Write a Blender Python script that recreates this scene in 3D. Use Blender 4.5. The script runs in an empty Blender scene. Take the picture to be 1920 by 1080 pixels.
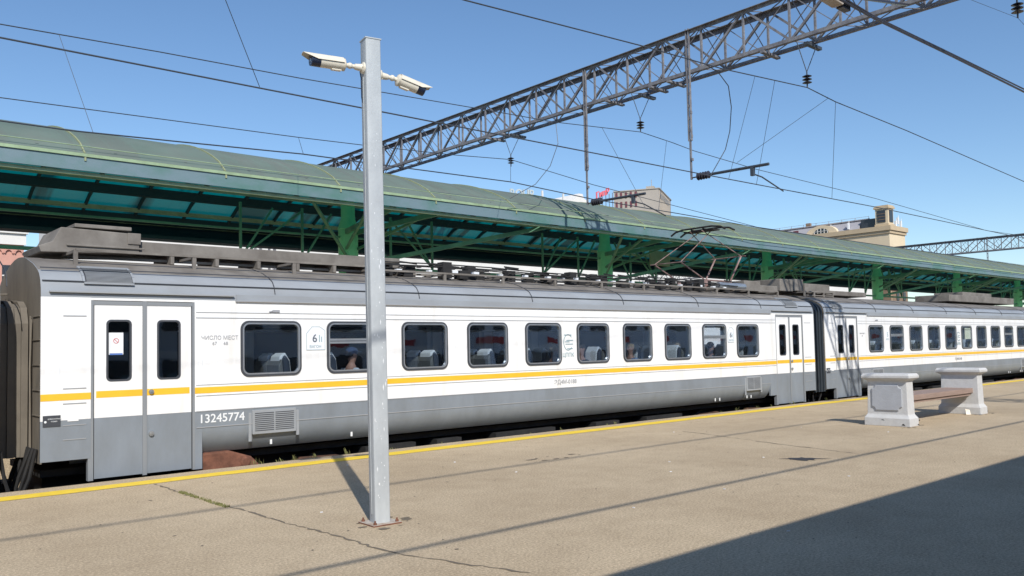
import bpy, bmesh, math, random
from mathutils import Vector, Matrix
random.seed(7)
S = bpy.context.scene
COL = S.collection
R = math.radians

# ------------------------------------------------------------------ camera
cam_data = bpy.data.cameras.new("camera"); cam = bpy.data.objects.new("camera", cam_data); COL.objects.link(cam)
cam_data.sensor_width = 36.0; cam_data.lens = 1573.97 / 1920 * 36.0
cam_data.shift_y = 40.0 / 1920.0
cam_data.clip_end = 6000; cam_data.clip_start = 0.05
Rm = [[0.74996227, 0.01554544, 0.66129792], [-0.66116455, 0.04851711, 0.74867051], [-0.02044585, -0.99870137, 0.04666409]]
M = Matrix(((Rm[0][0], -Rm[0][1], -Rm[0][2], 0), (Rm[1][0], -Rm[1][1], -Rm[1][2], 0), (Rm[2][0], -Rm[2][1], -Rm[2][2], 1.75), (0, 0, 0, 1)))
cam.matrix_world = M
S.camera = cam
S.render.resolution_x = 1024; S.render.resolution_y = 576

# ------------------------------------------------------------------ world, sun, exposure
W = bpy.data.worlds.new("World"); S.world = W; W.use_nodes = True
wn = W.node_tree.nodes; wl = W.node_tree.links
bg = wn["Background"]
sky = wn.new("ShaderNodeTexSky"); sky.sky_type = 'NISHITA'; sky.sun_disc = False
SUN_EL = 39.0; SUN_ROT = 205.8
sky.sun_elevation = R(SUN_EL); sky.sun_rotation = R(SUN_ROT)
sky.air_density = 1.0; sky.dust_density = 0.25; sky.ozone_density = 3.2; sky.altitude = 150
hs = wn.new("ShaderNodeHueSaturation"); hs.inputs["Saturation"].default_value = 1.08
wl.new(sky.outputs[0], hs.inputs["Color"]); wl.new(hs.outputs[0], bg.inputs[0]); bg.inputs[1].default_value = 0.13
sd = bpy.data.lights.new("sun", 'SUN'); sun = bpy.data.objects.new("sun", sd); COL.objects.link(sun)
sd.energy = 4.4; sd.angle = R(0.5); sd.color = (1.0, 0.955, 0.89)
sdir = Vector((math.sin(R(SUN_ROT)) * math.cos(R(SUN_EL)), math.cos(R(SUN_ROT)) * math.cos(R(SUN_EL)), math.sin(R(SUN_EL))))
sun.rotation_euler = sdir.to_track_quat('Z', 'Y').to_euler(); sun.location = (0, -10, 40)
S.view_settings.view_transform = 'Standard'; S.view_settings.look = 'None'
S.view_settings.exposure = 0.12; S.view_settings.gamma = 1.0
S.render.engine = 'CYCLES'
S.cycles.max_bounces = 6; S.cycles.transparent_max_bounces = 12

# ------------------------------------------------------------------ materials
def mat(name, col, rough=0.6, metal=0.0, var=0.0, scale=3.0, bump=0.0, bscale=40.0, col2=None, spec=0.5, stretch=None, thr=(0.35, 0.7)):
    m = bpy.data.materials.new(name); m.use_nodes = True
    n = m.node_tree.nodes; l = m.node_tree.links
    b = n["Principled BSDF"]
    b.inputs["Roughness"].default_value = rough; b.inputs["Metallic"].default_value = metal
    b.inputs["Specular IOR Level"].default_value = spec
    c = (*col, 1)
    b.inputs["Base Color"].default_value = c
    if var or col2 or bump:
        tc = n.new("ShaderNodeTexCoord"); mp = n.new("ShaderNodeMapping")
        l.new(tc.outputs["Object"], mp.inputs[0])
        if stretch: mp.inputs["Scale"].default_value = stretch
        nz = n.new("ShaderNodeTexNoise"); nz.inputs["Scale"].default_value = scale; nz.inputs["Detail"].default_value = 7; nz.inputs["Roughness"].default_value = 0.65
        l.new(mp.outputs[0], nz.inputs["Vector"])
        if var or col2:
            mr = n.new("ShaderNodeValToRGB")
            k = col2 if col2 else tuple(max(0, x * (1 - var)) for x in col)
            mr.color_ramp.elements[0].position = thr[0]; mr.color_ramp.elements[0].color = (*k, 1)
            mr.color_ramp.elements[1].position = thr[1]; mr.color_ramp.elements[1].color = c
            l.new(nz.outputs["Fac"], mr.inputs[0]); l.new(mr.outputs[0], b.inputs["Base Color"])
        if bump:
            nb = n.new("ShaderNodeTexNoise"); nb.inputs["Scale"].default_value = bscale; nb.inputs["Detail"].default_value = 4
            l.new(tc.outputs["Object"], nb.inputs["Vector"])
            bp = n.new("ShaderNodeBump"); bp.inputs["Strength"].default_value = bump; bp.inputs["Distance"].default_value = 0.02
            l.new(nb.outputs["Fac"], bp.inputs["Height"]); l.new(bp.outputs[0], b.inputs["Normal"])
    return m

def glass(name, tint=(0.10, 0.14, 0.18), refl=0.10, rough=0.02):
    m = bpy.data.materials.new(name); m.use_nodes = True
    n = m.node_tree.nodes; l = m.node_tree.links; n.remove(n["Principled BSDF"])
    out = [x for x in n if x.type == 'OUTPUT_MATERIAL'][0]
    t = n.new("ShaderNodeBsdfTransparent"); t.inputs[0].default_value = (*tint, 1)
    g = n.new("ShaderNodeBsdfGlossy"); g.inputs[0].default_value = (0.85, 0.92, 1, 1); g.inputs[1].default_value = rough
    tc = n.new("ShaderNodeTexCoord"); nz = n.new("ShaderNodeTexNoise"); nz.inputs["Scale"].default_value = 1.7; l.new(tc.outputs["Object"], nz.inputs["Vector"])
    bp = n.new("ShaderNodeBump"); bp.inputs["Strength"].default_value = 0.10; bp.inputs["Distance"].default_value = 0.02; l.new(nz.outputs["Fac"], bp.inputs["Height"]); l.new(bp.outputs[0], g.inputs["Normal"])
    f = n.new("ShaderNodeLayerWeight"); f.inputs[0].default_value = 0.35
    mt = n.new("ShaderNodeMath"); mt.operation = 'MULTIPLY_ADD'; mt.inputs[1].default_value = 0.35; mt.inputs[2].default_value = refl
    l.new(f.outputs["Fresnel"], mt.inputs[0])
    mx = n.new("ShaderNodeMixShader"); l.new(mt.outputs[0], mx.inputs[0]); l.new(t.outputs[0], mx.inputs[1]); l.new(g.outputs[0], mx.inputs[2])
    l.new(mx.outputs[0], out.inputs[0]); return m

def asphalt():
    m = bpy.data.materials.new("asphalt"); m.use_nodes = True
    n = m.node_tree.nodes; l = m.node_tree.links; b = n["Principled BSDF"]
    b.inputs["Roughness"].default_value = 0.9; b.inputs["Specular IOR Level"].default_value = 0.25
    tc = n.new("ShaderNodeTexCoord")
    def noise(s, d=6, r=0.6):
        x = n.new("ShaderNodeTexNoise"); x.inputs["Scale"].default_value = s; x.inputs["Detail"].default_value = d; x.inputs["Roughness"].default_value = r
        l.new(tc.outputs["Object"], x.inputs["Vector"]); return x
    def ramp(src, p0, c0, p1, c1):
        r = n.new("ShaderNodeValToRGB"); r.color_ramp.elements[0].position = p0; r.color_ramp.elements[0].color = (*c0, 1)
        r.color_ramp.elements[1].position = p1; r.color_ramp.elements[1].color = (*c1, 1); l.new(src, r.inputs[0]); return r
    def mix(kind, fac, a, c):
        x = n.new("ShaderNodeMix"); x.data_type = 'RGBA'; x.blend_type = kind; x.inputs["Factor"].default_value = fac
        l.new(a, x.inputs["A"]); l.new(c, x.inputs["B"]); return x.outputs["Result"]
    big = ramp(noise(0.35, 5).outputs["Fac"], 0.35, (0.475, 0.375, 0.25), 0.65, (0.565, 0.455, 0.31))
    mid = ramp(noise(2.6, 8, 0.7).outputs["Fac"], 0.3, (0.88, 0.87, 0.86), 0.6, (1, 1, 1))
    fine = ramp(noise(42, 4, 0.85).outputs["Fac"], 0.34, (0.52, 0.515, 0.51), 0.66, (1.26, 1.26, 1.26))
    vor = n.new("ShaderNodeTexVoronoi"); vor.inputs["Scale"].default_value = 26; l.new(tc.outputs["Object"], vor.inputs["Vector"])
    sp = ramp(vor.outputs["Distance"], 0.08, (1.8, 1.8, 1.75), 0.17, (1, 1, 1))
    c = mix('MULTIPLY', 1, big.outputs[0], mid.outputs[0]); c = mix('MULTIPLY', 1, c, fine.outputs[0]); c = mix('MULTIPLY', 0.55, c, sp.outputs[0])
    l.new(c, b.inputs["Base Color"])
    bp = n.new("ShaderNodeBump"); bp.inputs["Strength"].default_value = 0.5; bp.inputs["Distance"].default_value = 0.012
    l.new(noise(70, 3, 0.7).outputs["Fac"], bp.inputs["Height"]); l.new(bp.outputs[0], b.inputs["Normal"])
    return m

A = {}
A['asphalt'] = asphalt()
A['panto'] = mat('pantograph_paint', (0.33, 0.24, 0.22), 0.7, col2=(0.14, 0.07, 0.06), scale=6)
A['ballast'] = mat('ballast', (0.16, 0.13, 0.11), 0.95, var=0.6, scale=14, bump=0.8, bscale=20)
A['concrete'] = mat('concrete', (0.36, 0.33, 0.29), 0.9, var=0.35, scale=3, bump=0.3)
A['yellow_line'] = mat('yellow_line', (0.85, 0.60, 0.045), 0.75, var=0.16, scale=7, bump=0.25, bscale=60)
A['crack'] = mat('crack', (0.20, 0.165, 0.12), 0.95, var=0.3, scale=10)
A['patch_black'] = mat('patch_black', (0.035, 0.03, 0.025), 0.6)
A['white_paint'] = mat('white_paint', (0.80, 0.80, 0.79), 0.32, col2=(0.71, 0.695, 0.66), scale=2.2, stretch=(1.6, 1.0, 0.2), thr=(0.25, 0.5), spec=0.4, bump=0.12, bscale=1.1)
A['grey_paint'] = mat('grey_paint', (0.225, 0.255, 0.29), 0.45, col2=(0.185, 0.205, 0.225), scale=2.2, stretch=(1.0, 1.0, 0.4), thr=(0.3, 0.65))
A['roof_grey'] = mat('roof_grey', (0.32, 0.345, 0.37), 0.40, col2=(0.255, 0.265, 0.275), scale=1.3, stretch=(0.6, 1.5, 1.5), thr=(0.3, 0.7))
A['roof_dirty'] = mat('roof_dirty', (0.235, 0.215, 0.19), 0.8, col2=(0.12, 0.105, 0.09), scale=2.0, thr=(0.3, 0.7))
A['stripe'] = mat('stripe_yellow', (0.84, 0.50, 0.04), 0.35, var=0.1, scale=2)
A['jamb'] = mat('door_jamb', (0.22, 0.235, 0.25), 0.6)
A['dark_seal'] = mat('dark_seal', (0.045, 0.05, 0.06), 0.6)
A['groove'] = mat('groove', (0.30, 0.31, 0.32), 0.6)
A['alu'] = mat('aluminium', (0.55, 0.57, 0.58), 0.35, metal=0.75, var=0.2, scale=6)
A['glass'] = glass('tinted_glass', (0.90, 0.95, 0.99), 0.085)
A['door_glass'] = glass('door_glass', (0.30, 0.38, 0.44), 0.10)
A['far_glass'] = mat('far_glass', (0.02, 0.03, 0.035), 0.1)
A['interior'] = mat('interior', (0.50, 0.52, 0.53), 0.8)
A['interior_light'] = mat('interior_light', (0.72, 0.74, 0.75), 0.7)
A['seat_fabric'] = mat('seat_fabric', (0.05, 0.06, 0.08), 0.85)
A['seat_shell'] = mat('seat_shell', (0.17, 0.165, 0.15), 0.5)
A['cover_white'] = mat('headrest_white', (0.88, 0.86, 0.82), 0.8)
A['underframe'] = mat('underframe', (0.028, 0.027, 0.027), 0.85, var=0.5, scale=4)
A['rust'] = mat('rust_brown', (0.13, 0.055, 0.03), 0.85, col2=(0.06, 0.035, 0.025), scale=3)
A['rust_light'] = mat('rust_light', (0.24, 0.10, 0.06), 0.85, var=0.5, scale=8)
A['dirty_end'] = mat('dirty_end', (0.195, 0.17, 0.135), 0.8, col2=(0.12, 0.105, 0.085), scale=2.2, stretch=(1, 1, .4), thr=(0.3, 0.65))
A['rubber'] = mat('rubber', (0.022, 0.03, 0.038), 0.55)
A['lettering_white'] = mat('lettering_white', (0.72, 0.74, 0.75), 0.6)
A['lettering_grey'] = mat('lettering_grey', (0.30, 0.31, 0.33), 0.7)
A['lettering_dark'] = mat('lettering_dark', (0.10, 0.12, 0.15), 0.7)
A['teal_mark'] = mat('teal_mark', (0.20, 0.32, 0.36), 0.7)
A['red_mark'] = mat('red_mark', (0.55, 0.05, 0.04), 0.6)
A['paper'] = mat('paper', (0.72, 0.74, 0.76), 0.8)
A['paper_blue'] = mat('paper_blue', (0.08, 0.16, 0.42), 0.8)
A['galv'] = mat('galvanised', (0.47, 0.50, 0.51), 0.6, metal=0.0, col2=(0.37, 0.395, 0.41), scale=2.5, stretch=(2, 2, .8), bump=0.12, bscale=25)
A['chip'] = mat('paint_chip', (0.72, 0.74, 0.75), 0.7)
A['plate'] = mat('plate_paint', (0.50, 0.48, 0.43), 0.8, col2=(0.33, 0.24, 0.18), scale=9)
A['cream'] = mat('cream_housing', (0.72, 0.66, 0.54), 0.4, var=0.12, scale=8)
A['cam_black'] = mat('camera_black', (0.018, 0.024, 0.045), 0.22)
A['lens'] = mat('lens', (0.01, 0.01, 0.015), 0.05)
A['bench_stone'] = mat('bench_stone', (0.56, 0.565, 0.56), 0.85, col2=(0.50, 0.50, 0.49), scale=9, bump=0.25, bscale=30)
A['bench_grey'] = mat('bench_grey', (0.40, 0.42, 0.45), 0.8, col2=(0.36, 0.375, 0.40), scale=5, bump=0.2, bscale=30)
A['wood'] = mat('bench_wood', (0.35, 0.25, 0.205), 0.75, col2=(0.25, 0.18, 0.145), scale=3, stretch=(1.0, 12, 12), bump=0.2)
A['canopy_roof'] = mat('canopy_roof', (0.20, 0.225, 0.195), 0.8, col2=(0.165, 0.19, 0.165), scale=0.7, thr=(0.3, 0.7))
A['canopy_rib'] = mat('canopy_rib', (0.33, 0.36, 0.20), 0.7, var=0.2)
A['fascia'] = mat('fascia', (0.15, 0.22, 0.25), 0.55, col2=(0.09, 0.19, 0.17), scale=0.55, stretch=(1, 1, 1.6), thr=(0.36, 0.56))
A['steel_green'] = mat('steel_green', (0.13, 0.33, 0.18), 0.55, col2=(0.07, 0.20, 0.12), scale=2)
A['col_green'] = mat('column_green', (0.28, 0.76, 0.36), 0.5, col2=(0.17, 0.58, 0.25), scale=1.2, thr=(0.3, 0.7))
A['purlin'] = mat('purlin', (0.34, 0.46, 0.28), 0.6, var=0.3)
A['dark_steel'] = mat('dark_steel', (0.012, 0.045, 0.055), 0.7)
A['truss'] = mat('truss_steel', (0.27, 0.265, 0.27), 0.7, metal=0.1, col2=(0.10, 0.10, 0.12), scale=5, thr=(0.3, 0.7))
A['wire'] = mat('wire_dark', (0.045, 0.055, 0.07), 0.5)
A['insul'] = mat('insulator', (0.03, 0.03, 0.04), 0.25)
A['pink'] = mat('pink_brick', (0.62, 0.33, 0.26), 0.9, var=0.15, scale=1)
A['beige'] = mat('beige_render', (0.72, 0.60, 0.42), 0.9, col2=(0.64, 0.52, 0.36), scale=0.15)
A['beige_trim'] = mat('beige_trim', (0.56, 0.44, 0.29), 0.9, var=0.15, scale=0.3)
A['brown_stone'] = mat('brown_stone', (0.30, 0.20, 0.13), 0.9, var=0.3, scale=0.4)
A['slate'] = mat('slate', (0.36, 0.35, 0.37), 0.7, var=0.1, scale=0.2)
A['tower_grey'] = mat('tower_grey', (0.42, 0.38, 0.33), 0.9, var=0.12, scale=0.1)
A['win_dark'] = mat('window_dark', (0.035, 0.04, 0.05), 0.2)
A['win_red'] = mat('window_red', (0.16, 0.05, 0.06), 0.4)
A['white_wall'] = mat('white_wall', (0.74, 0.72, 0.68), 0.9, var=0.08, scale=0.3)
A['sign_red'] = mat('sign_red', (0.75, 0.16, 0.20), 0.6)
A['sign_white'] = mat('sign_white', (0.48, 0.54, 0.55), 0.6)
A['skin'] = mat('skin', (0.50, 0.27, 0.19), 0.6)
A['hair'] = mat('hair', (0.035, 0.025, 0.02), 0.8)
A['hair_fair'] = mat('hair_fair', (0.32, 0.22, 0.12), 0.8)
A['cloth_white'] = mat('cloth_white', (0.66, 0.68, 0.70), 0.9)
A['cloth_blue'] = mat('cloth_blue', (0.18, 0.27, 0.45), 0.9)
A['cloth_dark'] = mat('cloth_dark', (0.03, 0.03, 0.04), 0.9)
A['cap'] = mat('cap', (0.05, 0.08, 0.16), 0.9)
A['grass'] = mat('weed', (0.16, 0.16, 0.055), 0.9)
A['train_red'] = mat('train_red', (0.50, 0.035, 0.03), 0.35)

def canopy_sheet():
    m = bpy.data.materials.new('canopy_sheet'); m.use_nodes = True
    n = m.node_tree.nodes; l = m.node_tree.links; b = n["Principled BSDF"]; out = [x for x in n if x.type == 'OUTPUT_MATERIAL'][0]
    tc = n.new("ShaderNodeTexCoord"); nz = n.new("ShaderNodeTexNoise"); nz.inputs["Scale"].default_value = .7; nz.inputs["Detail"].default_value = 6; l.new(tc.outputs["Object"], nz.inputs["Vector"])
    r = n.new("ShaderNodeValToRGB"); r.color_ramp.elements[0].position = .3; r.color_ramp.elements[0].color = (0.155, 0.19, 0.165, 1)
    r.color_ramp.elements[1].position = .7; r.color_ramp.elements[1].color = (0.205, 0.24, 0.21, 1); l.new(nz.outputs["Fac"], r.inputs[0]); l.new(r.outputs[0], b.inputs["Base Color"]); b.inputs["Roughness"].default_value = .75
    mp = n.new("ShaderNodeMapping"); mp.inputs["Scale"].default_value = (1.1, 0.05, 0.05); l.new(tc.outputs["Object"], mp.inputs[0])
    w = n.new("ShaderNodeTexNoise"); w.inputs["Scale"].default_value = 1.6; w.inputs["Detail"].default_value = 3; l.new(mp.outputs[0], w.inputs["Vector"])
    r2 = n.new("ShaderNodeValToRGB"); r2.color_ramp.elements[0].position = .40; r2.color_ramp.elements[0].color = (0.0, 0.12, 0.13, 1)
    r2.color_ramp.elements[1].position = .50; r2.color_ramp.elements[1].color = (0.0, 0.50, 0.48, 1); l.new(w.outputs["Fac"], r2.inputs[0])
    tr = n.new("ShaderNodeBsdfTranslucent"); l.new(r2.outputs[0], tr.inputs[0])
    mx = n.new("ShaderNodeMixShader"); mx.inputs[0].default_value = 0.28; l.new(b.outputs[0], mx.inputs[1]); l.new(tr.outputs[0], mx.inputs[2]); l.new(mx.outputs[0], out.inputs[0])
    return m
A['canopy_sheet'] = canopy_sheet()

# ------------------------------------------------------------------ mesh helpers
class MB:
    def __init__(s): s.v = []; s.f = []
    def add(s, vs, fs):
        o = len(s.v); s.v += [tuple(p) for p in vs]; s.f += [tuple(i + o for i in f) for f in fs]; return s
    def box(s, x0, x1, y0, y1, z0, z1):
        return s.add([(x0, y0, z0), (x1, y0, z0), (x1, y1, z0), (x0, y1, z0), (x0, y0, z1), (x1, y0, z1), (x1, y1, z1), (x0, y1, z1)],
                     [(0, 3, 2, 1), (4, 5, 6, 7), (0, 1, 5, 4), (1, 2, 6, 5), (2, 3, 7, 6), (3, 0, 4, 7)])
    def bar(s, p, q, w, h=None, up=(0, 0, 1)):
        p = Vector(p); q = Vector(q); h = h or w; d = (q - p).normalized(); u = Vector(up)
        if abs(d.dot(u)) > 0.98: u = Vector((1, 0, 0))
        a = d.cross(u).normalized() * w / 2; b = a.cross(d).normalized() * h / 2
        vs = [p - a - b, p + a - b, p + a + b, p - a + b, q - a - b, q + a - b, q + a + b, q - a + b]
        return s.add(vs, [(0, 1, 2, 3), (7, 6, 5, 4), (0, 4, 5, 1), (1, 5, 6, 2), (2, 6, 7, 3), (3, 7, 4, 0)])
    def angle(s, p, q, w, t=0.012, up=(0, 0, 1)):   # L-section steel member
        p = Vector(p); q = Vector(q); d = (q - p).normalized(); u = Vector(up)
        if abs(d.dot(u)) > 0.98: u = Vector((1, 0, 0))
        a = d.cross(u).normalized(); b = a.cross(d).normalized()
        s.bar(p + a * w / 2, q + a * w / 2, w, t, b); s.bar(p + b * w / 2, q + b * w / 2, t, w, b); return s
    def tube(s, pts, r, n=6, caps=True):
        pts = [Vector(p) for p in pts]; rs = r if isinstance(r, (list, tuple)) else [r] * len(pts)
        o = len(s.v); up = None
        for i, p in enumerate(pts):
            d = (pts[min(i + 1, len(pts) - 1)] - pts[max(i - 1, 0)]).normalized()
            if up is None:
                up = Vector((0, 0, 1)) if abs(d.z) < .9 else Vector((1, 0, 0))
            a = d.cross(up).normalized(); b = a.cross(d).normalized(); up = b
            for k in range(n):
                t = 2 * math.pi * k / n; s.v.append(tuple(p + (a * math.cos(t) + b * math.sin(t)) * rs[i]))
        for i in range(len(pts) - 1):
            for k in range(n):
                k2 = (k + 1) % n; s.f.append((o + i * n + k, o + i * n + k2, o + (i + 1) * n + k2, o + (i + 1) * n + k))
        if caps:
            s.f.append(tuple(o + k for k in reversed(range(n)))); e = o + (len(pts) - 1) * n; s.f.append(tuple(e + k for k in range(n)))
        return s
    def extr(s, prof, x0, x1, cap=True):      # closed (y,z) profile swept along x
        n = len(prof); vs = [(x0, y, z) for y, z in prof] + [(x1, y, z) for y, z in prof]
        fs = [(i, (i + 1) % n, n + (i + 1) % n, n + i) for i in range(n)]
        if cap: fs += [tuple(reversed(range(n))), tuple(n + i for i in range(n))]
        return s.add(vs, fs)
    def poly(s, pts, axis, a, b):             # polygon prism; axis 'y': pts are (x,z) between y=a..b ; 'x': (y,z) ; 'z': (x,y)
        n = len(pts)
        def P(u, v, w): return {'y': (u, w, v), 'x': (w, u, v), 'z': (u, v, w)}[axis]
        vs = [P(u, v, a) for u, v in pts] + [P(u, v, b) for u, v in pts]
        return s.add(vs, [(i, (i + 1) % n, n + (i + 1) % n, n + i) for i in range(n)] + [tuple(reversed(range(n))), tuple(n + i for i in range(n))])
    def sph(s, c, r, n=10, m=7, sc=(1, 1, 1)):
        o = len(s.v)
        for i in range(m + 1):
            ph = math.pi * i / m
            for k in range(n):
                t = 2 * math.pi * k / n
                s.v.append((c[0] + r * sc[0] * math.sin(ph) * math.cos(t), c[1] + r * sc[1] * math.sin(ph) * math.sin(t), c[2] + r * sc[2] * math.cos(ph)))
        for i in range(m):
            for k in range(n):
                k2 = (k + 1) % n; s.f.append((o + i * n + k, o + (i + 1) * n + k, o + (i + 1) * n + k2, o + i * n + k2))
        return s

ORG = {}
def org(o):
    while o is not None:
        if o.name in ORG: return ORG[o.name]
        o = o.parent
    return Vector((0, 0, 0))
def fix(me, smooth=False):
    bm = bmesh.new(); bm.from_mesh(me); bmesh.ops.recalc_face_normals(bm, faces=bm.faces); bm.to_mesh(me); bm.free()
    if smooth:
        for p in me.polygons: p.use_smooth = True
        me.set_sharp_from_angle(angle=R(40))
def obj(name, mb, m, parent=None, smooth=False, bevel=0, kind=None, label=None):
    me = bpy.data.meshes.new(name)
    o0 = org(parent) if parent else Vector((0, 0, 0))
    me.from_pydata([(v[0] - o0.x, v[1] - o0.y, v[2] - o0.z) for v in mb.v], [], mb.f); me.update()
    fix(me, smooth)
    me.materials.append(A[m])
    o = bpy.data.objects.new(name, me); COL.objects.link(o)
    if parent: o.parent = parent
    if kind: o['kind'] = kind
    if label: o['label'] = label
    if bevel:
        b = o.modifiers.new('bevel', 'BEVEL'); b.width = bevel; b.segments = 2; b.limit_method = 'ANGLE'; b.angle_limit = R(35)
    return o
def thing(name, label, cat, loc=(0, 0, 0), rz=0, group=None, local=False):
    o = bpy.data.objects.new(name, None); COL.objects.link(o); o.empty_display_size = 0.2
    o.location = loc; o.rotation_euler = (0, 0, rz); o['label'] = label; o['category'] = cat
    if group: o['group'] = group
    ORG[o.name] = Vector((0, 0, 0)) if local else Vector(loc)
    return o
def tag(o, label, cat, group=None):
    o['label'] = label; o['category'] = cat
    if group: o['group'] = group
    return o
def rrect(x0, x1, z0, z1, r, n=5):
    pts = []
    for cx, cz, a0 in ((x1 - r, z1 - r, 0), (x0 + r, z1 - r, 90), (x0 + r, z0 + r, 180), (x1 - r, z0 + r, 270)):
        for k in range(n + 1):
            t = R(a0 + 90 * k / n); pts.append((cx + r * math.cos(t), cz + r * math.sin(t)))
    return pts
def curve_mesh(cu):
    o = bpy.data.objects.new('tmp', cu); COL.objects.link(o)
    dg = bpy.context.evaluated_depsgraph_get(); dg.update()
    ev = o.evaluated_get(dg); me = ev.to_mesh()
    vs = [tuple(v.co) for v in me.vertices]; fs = [tuple(p.vertices) for p in me.polygons]
    ev.to_mesh_clear(); bpy.data.objects.remove(o); bpy.data.curves.remove(cu)
    return vs, fs
def plate(mb, loops, y, t=0.02, plane='y'):    # outline + holes in (u,v), thickness t centred on y
    cu = bpy.data.curves.new('tmp', 'CURVE'); cu.dimensions = '2D'; cu.fill_mode = 'BOTH'; cu.extrude = t / 2
    for lp in loops:
        sp = cu.splines.new('POLY'); sp.points.add(len(lp) - 1); sp.use_cyclic_u = True
        for i, p in enumerate(lp): sp.points[i].co = (p[0], p[1], 0, 1)
    vs, fs = curve_mesh(cu)
    if plane == 'y': mb.add([(a, y + c, b) for a, b, c in vs], fs)
    elif plane == 'x': mb.add([(y + c, a, b) for a, b, c in vs], fs)
    return mb
def text(mb, s, size, place, depth=0.002, align='LEFT', bold=0.0, space=1.0):
    cu = bpy.data.curves.new('tmp', 'FONT'); cu.body = s; cu.size = size; cu.extrude = depth; cu.align_x = align; cu.offset = bold
    cu.space_character = space; cu.resolution_u = 3
    vs, fs = curve_mesh(cu)
    mb.add([place(*v) for v in vs], fs); return mb
def copy_tree(o, parent=None, skip=()):
    c = o.copy(); COL.objects.link(c); c.parent = parent
    for ch in list(o.children):
        if ch.name.split('.')[0] in skip: continue
        copy_tree(ch, c, skip)
    return c
def strip(pts, w, z, jit=0.0, step=0.25, wv=0.0):  # ground strip with ragged edges
    mb = MB(); out = []
    for i in range(len(pts) - 1):
        a = Vector(pts[i]); b = Vector(pts[i + 1]); n = max(1, int((b - a).length / step))
        for k in range(n): out.append(a.lerp(b, k / n))
    out.append(Vector(pts[-1])); L = []; Q = []
    for i, p in enumerate(out):
        d = (out[min(i + 1, len(out) - 1)] - out[max(i - 1, 0)]).normalized(); nn = Vector((-d.y, d.x))
        ww = w * (1 + random.uniform(-wv, wv)) / 2; c = p + nn * random.uniform(-jit, jit)
        L.append(c + nn * (ww + random.uniform(-jit, jit) * .3)); Q.append(c - nn * (ww + random.uniform(-jit, jit) * .3))
    vs = [(p.x, p.y, z) for p in L] + [(p.x, p.y, z) for p in Q]; n = len(L)
    mb.add(vs, [(i, i + 1, n + i + 1, n + i) for i in range(n - 1)]); return mb

# ------------------------------------------------------------------ ground, platforms, tracks
m = MB(); m.add([(-2500, -2500, -1.35), (2500, -2500, -1.35), (2500, 2500, -1.35), (-2500, 2500, -1.35)], [(0, 1, 2, 3)])
obj('ground', m, 'ballast', kind='structure')
def platform(y0, y1, x0, x1, zt=0.0):
    mb = MB(); n = int((x1 - x0) / 0.5); rows = []
    ys = [y0, y0 + .02] + [y0 + (y1 - y0) * k / 6 for k in range(1, 6)] + [y1 - .02, y1]
    for i in range(n + 1):
        x = x0 + (x1 - x0) * i / n; e = random.uniform(-.02, .02)
        r = []
        for j, y in enumerate(ys):
            yy = y + (e if j >= len(ys) - 2 else 0); z = zt - (0.02 if j in (0, len(ys) - 1) else 0)
            r.append((x, yy, z))
        rows.append([(x, y0 + .02, -1.34)] + r + [(x, y1 + e - .03, -1.34)])
    k = len(rows[0]); vs = [p for r in rows for p in r]
    fs = [(i * k + j, (i + 1) * k + j, (i + 1) * k + j + 1, i * k + j + 1) for i in range(n) for j in range(k - 1)]
    mb.add(vs, fs); return mb
obj('platform', platform(0.72, 12.78, -70, 210), 'asphalt', kind='structure')
obj('platform', platform(20.9, 31.4, -70, 210), 'asphalt', kind='structure')
m = MB()
for yc in (-1.25, 14.4, 18.95):
    m.extr([(yc - 2.0, -1.34), (yc - 1.5, -1.08), (yc + 1.5, -1.08), (yc + 2.0, -1.34)], -70, 210)
obj('track_bed', m, 'ballast', kind='structure')
m = MB()
for yc in (-1.25, 14.4, 18.95):
    for s_ in (-.76, .76):
        y = yc + s_; m.extr([(y - .07, -1.08), (y - .07, -1.05), (y - .01, -1.03), (y - .01, -.95), (y - .035, -.94), (y - .035, -.90), (y + .035, -.90), (y + .035, -.94), (y + .01, -.95), (y + .01, -1.03), (y + .07, -1.05), (y + .07, -1.08)], -70, 210)
obj('rails', m, 'rust', kind='structure')
# painted safety line, worn edges
m = strip([(-20, 12.12), (5, 12.16), (20, 12.24), (60, 12.22), (140, 12.2)], 0.36, 0.005, 0.012, 0.3, 0.06)
obj('yellow_safety_line', m, 'yellow_line', kind='structure')
m = strip([(3.97, 11.9), (3.93, 10.6), (3.94, 9.93), (3.99, 9.49), (4.0, 8.18), (4.07, 7.31), (4.07, 6.24), (4.3, 5.4), (4.45, 4.9)], 0.020, 0.004, 0.022, 0.07, 0.9)
m2 = strip([(13.9, 10.6), (13.6, 9.4), (13.2, 8.2), (12.9, 7.0), (12.7, 6.3)], 0.02, 0.004, 0.03, 0.12, 0.7)
m.add(m2.v, m2.f)
m2 = strip([(-20, 9.0), (0, 9.05), (5, 9.0)], 0.012, 0.004, 0.02, 0.2, 0.7)
obj('cracks', m, 'crack', kind='structure')
m = MB()   # flat irregular dark patch on the asphalt
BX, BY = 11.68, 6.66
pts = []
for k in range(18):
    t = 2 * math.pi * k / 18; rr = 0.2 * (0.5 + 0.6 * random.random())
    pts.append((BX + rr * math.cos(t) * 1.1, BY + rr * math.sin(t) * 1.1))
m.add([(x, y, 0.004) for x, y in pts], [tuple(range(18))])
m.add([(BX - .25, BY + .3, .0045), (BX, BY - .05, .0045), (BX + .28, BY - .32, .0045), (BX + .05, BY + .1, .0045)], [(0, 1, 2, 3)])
obj('dark_patch', m, 'patch_black', kind='structure')
m = MB()
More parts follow.
